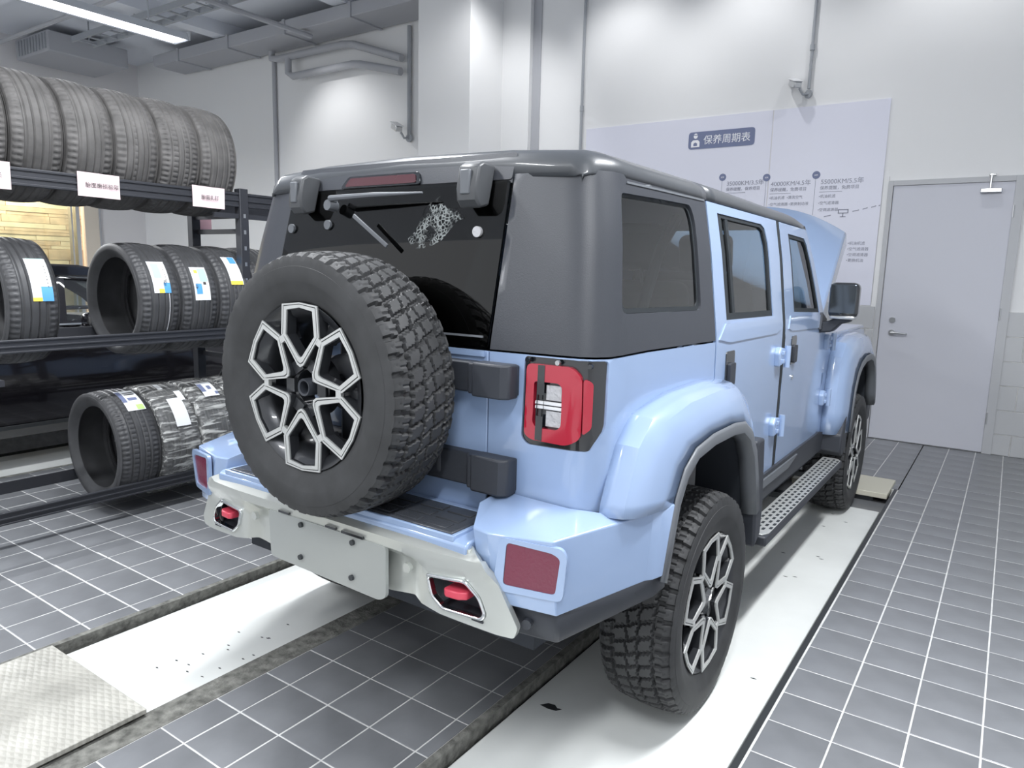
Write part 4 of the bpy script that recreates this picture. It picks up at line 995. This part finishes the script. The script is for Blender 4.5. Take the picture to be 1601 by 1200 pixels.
ds = boxes('dashboard', [(-.72, .72, 1.80, 2.10, .90, 1.20)], 'cabin', suv, bevel=.05)
sw = ring_mesh('wheel', [(.0+.013*math.cos(a*PI/4), .18+.013*math.sin(a*PI/4), None) for a in range(8)], 32, 'seat'); smooth(sw, 60)
o = pobj('steering_wheel', sw, suv, (-.38, 1.70, 1.12)); o.rotation_euler = (0, R(20), PI/2)
boxes('steering_spokes', [(-.01, .01, -.17, .17, -.02, .02), (-.01, .01, -.02, .02, -.17, 0)], 'seat', o)
bm = bmesh.new(); tube_bm(bm, [(.62, .20, 1.72), (.60, .10, 1.60), (.60, -.25, 1.0)], .02, 8); tube_bm(bm, [(-.62, .20, 1.72), (-.60, .10, 1.60), (-.60, -.25, 1.0)], .02, 8); bm_link('roll_bar', bm, 'cabin', suv)
boxes('headlining', [(-.66, .66, -.52, 1.66, 1.765, 1.785)], 'wallgrey', suv)
# bonnet, raised
Hy, Hz = 2.12, 1.20; ang = math.atan2(.68, 1.10); ca, sa = math.cos(ang), math.sin(ang); HL = 1.28
def bon(u, v):   # u across, v along from hinge
    t = v/HL; w = .735-.085*t; uu = u*w
    crown = (.07+.13*t)*(1-abs(u)**2.2)
    nose = -.02*sstep((t-.9)/.1)
    vv = v-.10*t*max(0, abs(u)-.45)**1.5
    h = crown+nose
    return Vector((uu, Hy+vv*ca-h*sa, Hz+vv*sa+h*ca))
bm = bmesh.new(); NU, NV = 20, 14
g = [[bm.verts.new(bon(-1+2*i/NU, HL*j/NV)) for i in range(NU+1)] for j in range(NV+1)]
def skirt(row, d): return [bm.verts.new(v.co+Vector((0, sa*d, -ca*d))) for v in row]
for j in range(NV):
    for i in range(NU): bm.faces.new((g[j][i], g[j][i+1], g[j+1][i+1], g[j+1][i]))
edge = [g[j][0] for j in range(NV+1)]+g[NV][1:]+[g[j][NU] for j in range(NV-1, -1, -1)]
sk = []
for i_, v in enumerate(edge):
    d = .10 if True else 0; sk.append(bm.verts.new(v.co+Vector((0, sa*d, -ca*d))))
for i in range(len(edge)-1): bm.faces.new((edge[i], edge[i+1], sk[i+1], sk[i]))
bmesh.ops.recalc_face_normals(bm, faces=bm.faces); bm.faces.ensure_lookup_table()
if bm.faces[NU*4+8].normal.z < 0: bmesh.ops.reverse_faces(bm, faces=bm.faces)
bo = bm_link('bonnet', bm, 'blue', suv, ang=30, bevel=.012, label='light blue bonnet propped open'); s_ = bo.modifiers.new('solid', 'SOLIDIFY'); s_.thickness = .012; s_.offset = -1
tube('bonnet_strut', [(.66, 2.5, 1.15), (.64, 2.85, 1.55)], .010, 'seal', bo, 8); tube('bonnet_strut', [(-.66, 2.5, 1.15), (-.64, 2.85, 1.55)], .010, 'seal', bo, 8)
# engine bay and nose
boxes('engine_cover', [(-.35, .35, 2.35, 2.95, .90, 1.08)], 'cabin', suv, bevel=.03)
boxes('bay_wall', [(-.60, .60, 2.2, 2.24, .6, 1.15), (-.60, -.58, 2.2, 3.3, .7, 1.12), (.58, .60, 2.2, 3.3, .7, 1.12)], 'liner', suv)
gr_ = boxes('grille', [(-.72, .72, 3.36, 3.44, .72, 1.14)], 'gloss', suv, bevel=.02)
boxes('grille_slot', [(-.36+i*.12, -.30+i*.12, 3.435, 3.45, .80, 1.06) for i in range(7)], 'chrome', gr_, bevel=.004)
for sg in (1, -1): tube('head_lamp', [(sg*.56, 3.40, .95), (sg*.56, 3.46, .95)], .095, 'clear', suv, 28)
box('front_bumper', -.86, .86, 3.40, 3.60, .46, .72, 'plastic', suv, bevel=.04, seg=3)
# mirrors
for sg in (1, -1):
    mr = box('door_mirror', *sorted((sg*.835, sg*.985)), 1.84, 1.93, 1.305, 1.495, 'gloss', suv, bevel=.03, seg=3, label='black door mirror with a pale lower edge')
    box('mirror_glass', *sorted((sg*.845, sg*.975)), 1.834, 1.842, 1.33, 1.485, mat('mirror_glass', (.10, .115, .13), .1, .8) if 'mirror_glass' not in bpy.data.materials else bpy.data.materials['mirror_glass'], mr, bevel=.004)
    box('mirror_chin', *sorted((sg*.85, sg*.975)), 1.838, 1.90, 1.300, 1.318, 'metal', mr, bevel=.006)
    prism('mirror_arm', [(sg*.78, 1.215), (sg*.78, 1.275), (sg*.84, 1.285), (sg*.88, 1.31), (sg*.95, 1.31), (sg*.95, 1.285), (sg*.90, 1.27), (sg*.86, 1.225)], 1.87, 1.95, 1, 'plastic', mr, bevel=.01)
    panel('mirror_base', side([(1.84, 1.24), (1.98, 1.24), (1.98, 1.29), (1.88, 1.33)], sg), bodymap(.014), 'plastic', mr, thick=.02, bevel=.004)

# ------------------------------------------------------------------ tyre rack and its tyres
RX0, RX1 = -2.965, -2.40
rk = empty('tyre_rack', (-2.68, 0, FZ)); tag(rk, 'black three-tier steel tyre rack standing left of the blue car', 'rack')
def rbox(name, lst, m='rack', **k):
    o = boxes(name, [(a+2.68, b+2.68, c, d, e-FZ, f-FZ) for a, b, c, d, e, f in lst], m, rk, **k); return o
for zt, zb in ((.250, .180), (1.115, 1.045), (1.955, 1.865)):
    for x in (RX1, RX0):
        sg = 1 if x == RX1 else -1; h = zt-zb
        o = rbox('beam', [(min(x, x-sg*.005), max(x, x-sg*.005), -2.4, 2.1, zb, zt)], bevel=.003)
        rbox('beam_rib', [(min(x, x+sg*.007), max(x, x+sg*.007), -2.4, 2.1, zb+h*f, zb+h*(f+.14)) for f in (.02, .40, .82)], bevel=.002)
    for y in (-1.9, -.9, .52, 1.9) if zb > .5 else (): rbox('cross_tie', [(RX0, RX1, y-.015, y+.015, zb-.16, zb-.13)])
for y in (-2.0, .50, 2.0):
    for x in (RX1-.03, RX0+.0):
        rbox('upright', [(x-.012, x+.045, y-.03, y+.03, FZ, 1.98)], bevel=.003)
        if x > -2.6: rbox('punch_hole', [(x+.0445, x+.0462, y-.008, y+.008, .3+i*.10, .325+i*.10) for i in range(16)], 'metal')
    rbox('brace', [(RX0, RX1, y-.01, y+.01, 1.80, 1.83)])
rbox('spreader', [(RX1-.02, RX1, .30, 1.9, 1.795, 1.825)])
def road_tread(kind):
    P = {0: 64, 1: 60, 2: 70}[kind]
    grooves = {0: (-.50, -.17, .17, .50), 1: (-.52, -.24, .02, .28, .55), 2: (-.45, -.14, .16, .46)}[kind]
    def f(u, t):
        g = 0
        for c in grooves:
            if abs(u-c) < .030: g = .007
        s = t*P; fr = s-math.floor(s)
        if abs(u) > .60 and fr < .30 and abs(u) < .98: g = max(g, .0045)
        if kind == 2 and .16 < abs(u) < .45 and fr < .25: g = max(g, .004)
        if kind == 1 and -.24 < u < .0 and fr < .2: g = max(g, .003)
        return g
    return f
def road_mesh(W_, Ro, Ri, kind, m):
    me = ring_mesh('road_tyre', tyre_profile(W_, Ro, Ri, 34), {0: 64, 1: 60, 2: 70}[kind]*4, m, road_tread(kind)); smooth(me, 30); return me
um = [road_mesh(.245, .33, .232, k, 'tyre_used') for k in range(3)]
nm_ = [road_mesh(.245, .33, .247, k, 'tyre_new') for k in range(3)]
CXR = -2.6825
def shelf_tyre(me, yc, zc, label, group, rot=0):
    o = bpy.data.objects.new('road_tyre', me); C.objects.link(o); o.location = (CXR, yc, zc); o.rotation_euler = (rot, 0, PI/2); tag(o, label, 'tyre', group); return o
# local frame after rz=90: local x -> world y; local y -> world -x
names = ['worn grey tyre on the top shelf at the right end of its row', 'worn grey tyre on the top shelf, second from the right end', 'worn grey tyre on the top shelf, third from the right end',
         'worn grey tyre on the top shelf, fourth from the right end', 'worn grey tyre on the top shelf, fifth from the right end', 'worn grey tyre on the top shelf cut off by the left edge of the photo']
for i in range(6):
    shelf_tyre(um[(0, 2, 1, 0, 0, 2)[i]], .327-i*.248, 2.133+random.uniform(0, .003), names[i], 'used tyres on the top shelf', random.uniform(0, 6))
mids = [(-.62-.118, 'new black tyre with a blue-cornered label at the left end of the middle shelf'), (-.08, 'new black tyre with teal, blue and yellow label, its open side facing the camera'),
        (.168, 'new black tyre with a notched white label, second of the four on the middle shelf'), (.416, 'new black tyre with white label just left of the blue car on the middle shelf'), (.664, 'new black tyre half hidden behind the blue car at the end of the middle shelf')]
def sticker(t, Ro, x0, x1, a0, a1, m, name='label_sticker', lift=.001, parent=None):
    """patch on the tread: local x range and angle range (deg above horizontal, facing the aisle)"""
    bm = bmesh.new(); n = 8; rows = []
    for i in range(n+1):
        a = R(a0+(a1-a0)*i/n); r = Ro+lift-.002
        # aisle side is world +x = local -y
        rows.append([bm.verts.new((x, -r*math.cos(a), r*math.sin(a))) for x in (x0, x1)])
    for p, q in zip(rows, rows[1:]): bm.faces.new((p[0], p[1], q[1], q[0]))
    bmesh.ops.recalc_face_normals(bm, faces=bm.faces)
    o = bm_link(name, bm, m, parent or t); 
    return o
T_ = []
for i, (y, lb) in enumerate(mids):
    t = shelf_tyre(nm_[(0, 0, 0, 1, 0)[i]], y, 1.293, lb, 'new tyres on the middle shelf'); T_.append(t)
def printed(t, x0, x1, a0, a1, extra):
    s = sticker(t, .331, x0, x1, a0, a1, 'lwhite', lift=.002)
    for (fx0, fx1, fa0, fa1, m) in extra:
        sticker(t, .331, x0+(x1-x0)*fx0, x0+(x1-x0)*fx1, a0+(a1-a0)*fa0, a0+(a1-a0)*fa1, m, 'label_print', .0032, s)
    return s
inkrows = [(.80, .84, .30+.08*k, .33+.08*k, 'ink') for k in range(7)]
printed(T_[0], -.01, .085, 2, 42, [(.45, 1.0, .0, .32, 'lblue'), (-.0, .45, .0, .08, 'lyellow'), (.1, .9, .86, 1.0, 'lteal')]+inkrows)
printed(T_[1], -.045, .055, 8, 42, [(.15, .6, .45, .92, 'lteal'), (.62, 1.0, .0, .30, 'lblue'), (.30, .62, .0, .12, 'lyellow')]+inkrows)
printed(T_[2], -.045, .055, 0, 36, [(.45, .95, .55, .95, 'lteal'), (.12, .5, .18, .48, 'lblue'), (.2, .42, .80, .90, 'lyellow'), (.62, .8, .45, .53, 'ink')])
printed(T_[3], -.04, .05, 16, 52, [(.45, .95, .72, .98, 'lblue'), (.0, .95, .0, .12, 'lyellow')])
for k_, s_ in ((1, 'RXM'), (2, 'UTR')):
    t = T_[k_]; a = R(15 if k_ == 1 else 12)
    q = text('label_print', '178' if k_ == 1 else '471', .022, 'ink', t, (.030 if k_ == 1 else -.022, -.3345*math.cos(a), .3345*math.sin(a)), (PI/2-0, 0, 0)); q.rotation_euler = (PI/2, R(-90), 0)
# painted centre line of new tyres
for k_ in (1, 2): sticker(T_[k_], .33, .042 if k_ == 1 else .0, .045 if k_ == 1 else .003, -40, 8, 'letterwhite', 'paint_stripe', .0012)
lo = [(-.245, 'black tyre with a white and green label on the bottom shelf, nearest the camera', 2), (.003, 'plastic-wrapped tyre with a white label, next to the bare tyre on the bottom shelf', 0), (.251, 'plastic-wrapped tyre with a purple and white label, third on the bottom shelf', 0), (.499, 'plastic-wrapped tyre at the end of the bottom shelf behind the blue car', 0)]
wprof = [(x, r, None) for x, r, u in ((.095, .24, 0), (.114, .27, 0), (.1215, .30, 0), (.117, .326, 0), (.10, .336, 0), (.05, .339, 0), (0, .340, 0), (-.05, .339, 0), (-.10, .336, 0), (-.117, .326, 0), (-.1215, .30, 0), (-.114, .27, 0), (-.095, .24, 0))]
wme = ring_mesh('wrap', wprof, 90, 'wrap', None, closed=False)
for v in wme.vertices:
    k = 1+random.uniform(-.010, .008); v.co.y *= k; v.co.z *= k
smooth(wme, 180)
for i, (y, lb, kd) in enumerate(lo):
    t = shelf_tyre(nm_[kd], y, .428, lb, 'tyres on the bottom shelf')
    if i: 
        w = pobj('plastic_wrap', wme, t); w.rotation_euler = (i*1.3, 0, 0)
    if i == 0:
        s = printed(t, -.02, .085, 45, 78, [(.55, .95, .02, .22, 'lgreen'), (0, .25, .35, .95, 'navy'), (.35, .85, .42, .55, 'navy'), (.35, .9, .7, .75, 'ink'), (.35, .9, .82, .86, 'ink')])
    elif i == 1:
        s = sticker(t, .342, -.03, .06, 20, 52, 'lwhite', lift=.004); sticker(t, .342, .045, .085, 48, 62, 'lwhite', 'label_print', .0045, s); sticker(t, .342, -.03, -.0, 68, 80, 'lwhite', 'label_print', .0045, s)
    elif i == 2:
        s = sticker(t, .342, -.03, .07, 48, 72, 'lwhite', lift=.004)
        for q in ((-.03, .0, 55, 68), (.02, .045, 58, 64), (.05, .07, 50, 54)): sticker(t, .342, *q, 'navy', 'label_print', .0055, s)
# paper notes hanging on the top beam
def note(y0, y1, z0, z1, s, label):
    n = panel('paper_note', [(y0, z0), (y1, z0-.002), (y1, z1), (y0, z1+.002)], lambda u, v: Vector((RX1+.012+.004*math.sin(u*22+v*9), u, v)), 'paper', None, thick=.0006, step=.03, bevel=0)
    tag(n, label, 'paper note', 'paper notes on the top beam')
    if s: 
        t = text('note_lettering', s, .029, 'ink', n, (RX1+.0185, y0+(.035 if len(s) > 4 else .055), (z0+z1)/2-.012), (PI/2, 0, PI/2), extrude=.0003)
    return n
note(-1.0, -.79, 1.845, 1.972, '轮胎破损', 'pale pink paper note on the top beam at the left edge of the photo')
note(-.486, -.268, 1.845, 1.966, '胎面磨损极限', 'pale pink paper note with six characters on the top beam')
note(.151, .365, 1.845, 1.966, '胎面扎钉', 'pale pink paper note with four characters near the right end of the top beam')
pk = box('paper_note', RX0-.03, RX0-.028, .55, .66, 1.72, 1.84, 'paper', None); pk.data.materials.clear(); pk.data.materials.append(mat('pink_paper', (.80, .50, .56), .8)); tag(pk, 'small deep pink paper tag hanging behind the rack upright', 'paper note')

# ------------------------------------------------------------------ black car behind the rack
bc_ = empty('black_car', (-5.1, 0, 0)); tag(bc_, 'glossy black saloon car parked behind the tyre rack', 'car')
def bx(o): return o
HWB = [(.18, .84), (.30, .90), (.62, .925), (.75, .90), (.95, .885), (1.0, .86), (1.04, .83), (1.38, .62), (1.43, .50)]
def bmap(sg, off=0):
    def f(y, z): return Vector((sg*(lerp_tab(HWB, z)+off), y, z))
    return f
sidep = [(-2.3, .55), (-2.25, .28), (-1.50, .22), (-1.46, .45), (-1.34, .62), (-1.15, .70), (-.95, .70), (-.78, .62), (-.66, .45), (-.62, .22), (1.36, .22), (1.40, .45), (1.50, .62), (1.68, .70), (1.90, .70), (2.08, .62), (2.18, .45), (2.22, .24), (2.65, .26), (2.72, .55), (2.60, .80), (1.30, .95), (.62, 1.02), (-1.9, 1.03), (-2.25, .98)]
for sg in (1, -1):
    b = panel('body_side', sidep, bmap(sg), 'carblack', bc_, thick=.02, step=.12, bevel=.01, label='glossy black flank' )
    if sg < 0: b.data.flip_normals()
    ghp = [(1.40, 1.03), (1.25, 1.15), (.80, 1.38), (-.1, 1.425), (-1.6, 1.28), (-1.95, 1.03)]
    ww = [(1.20, 1.05), (1.08, 1.15), (.74, 1.345), (.32, 1.37), (.24, 1.05)]; ww2 = [(.14, 1.05), (.20, 1.372), (-.6, 1.375), (-1.4, 1.27), (-1.55, 1.05)]
    g = panel('greenhouse', ghp, bmap(sg, .002), 'carblack', bc_, [ww, ww2], thick=.03, step=.12, bevel=.004)
    for w_ in (ww, ww2): panel('window_glass', w_, bmap(sg, -.015), 'glass_side', g, thick=0, step=.2, bevel=0)
    panel('belt_trim', [(-1.9, 1.030), (.55, 1.022), (.56, 1.034), (-1.9, 1.042)], bmap(sg, .012), 'chrome', b, thick=.01, bevel=.002)
    panel('roof_trim', [(-1.6, 1.285), (-.7, 1.40), (.2, 1.395), (.78, 1.36), (1.2, 1.165), (1.22, 1.175), (.79, 1.377), (.2, 1.41), (-.7, 1.417), (-1.6, 1.30)], bmap(sg, .01), 'chrome', g, thick=.01, bevel=.002)
    panel('door_handle', [(-.36, .895), (-.19, .90), (-.19, .915), (-.36, .912)], bmap(sg, .025), 'chrome', b, thick=.02, bevel=.003)
    panel('sill_trim', [(-.6, .285), (1.35, .285), (1.35, .315), (-.6, .315)], bmap(sg, .008), 'steel', b, thick=.01, bevel=.002)
    m_ = box('wing_mirror', *sorted((sg*.92, sg*1.09)), .28, .42, 1.00, 1.12, 'carblack', bc_, bevel=.04, seg=3)
    for y in (-1.05, 1.79):
        t = bpy.data.objects.new('tyre', nm_[0]); C.objects.link(t); t.parent = bc_; t.location = (sg*.76, y, .33); t.rotation_euler = (0, 0, 0 if sg > 0 else PI)
        pobj('rim_face', RP['face'], t, (.10, 0, 0)); pobj('rim_spokes', RP['spokes'], t, (.10, 0, 0))
prism('roof', [(-1.65, 1.28), (-.9, 1.45), (-.0, 1.485), (.45, 1.475), (.80, 1.41), (.82, 1.38), (-.9, 1.38), (-1.6, 1.25)], -.60, .60, 0, 'carblack', bc_, bevel=.02)
prism('car_bonnet', [(1.20, .98), (1.35, 1.03), (1.7, .98), (2.5, .82), (2.6, .70), (2.4, .70), (1.0, .85)], -.82, .82, 0, 'carblack', bc_, bevel=.03)
prism('boot_lid', [(-2.3, .95), (-2.28, 1.0), (-1.92, 1.06), (-1.85, 1.0), (-2.0, .9)], -.82, .82, 0, 'carblack', bc_, bevel=.02)
prism('front_screen', [(.80, 1.37), (.82, 1.375), (1.42, 1.03), (1.40, 1.02)], -.62, .62, 0, 'glass_side', bc_); prism('rear_screen', [(-1.6, 1.27), (-1.59, 1.28), (-1.93, 1.04), (-1.94, 1.03)], -.6, .6, 0, 'glass_side', bc_)
boxes('underbody', [(-.72, .72, -2.2, 2.6, .22, .62)], 'liner', bc_); boxes('nose', [(-.85, .85, 2.5, 2.72, .3, .72), (-.85, .85, -2.35, -2.2, .3, .95)], 'carblack', bc_, bevel=.04)
boxes('cabin_seats', [(-.6, -.15, -.3, -.1, .7, 1.15), (.15, .6, -.3, -.1, .7, 1.15), (-.6, .6, -1.3, -1.1, .7, 1.1)], 'seat', bc_, bevel=.05)
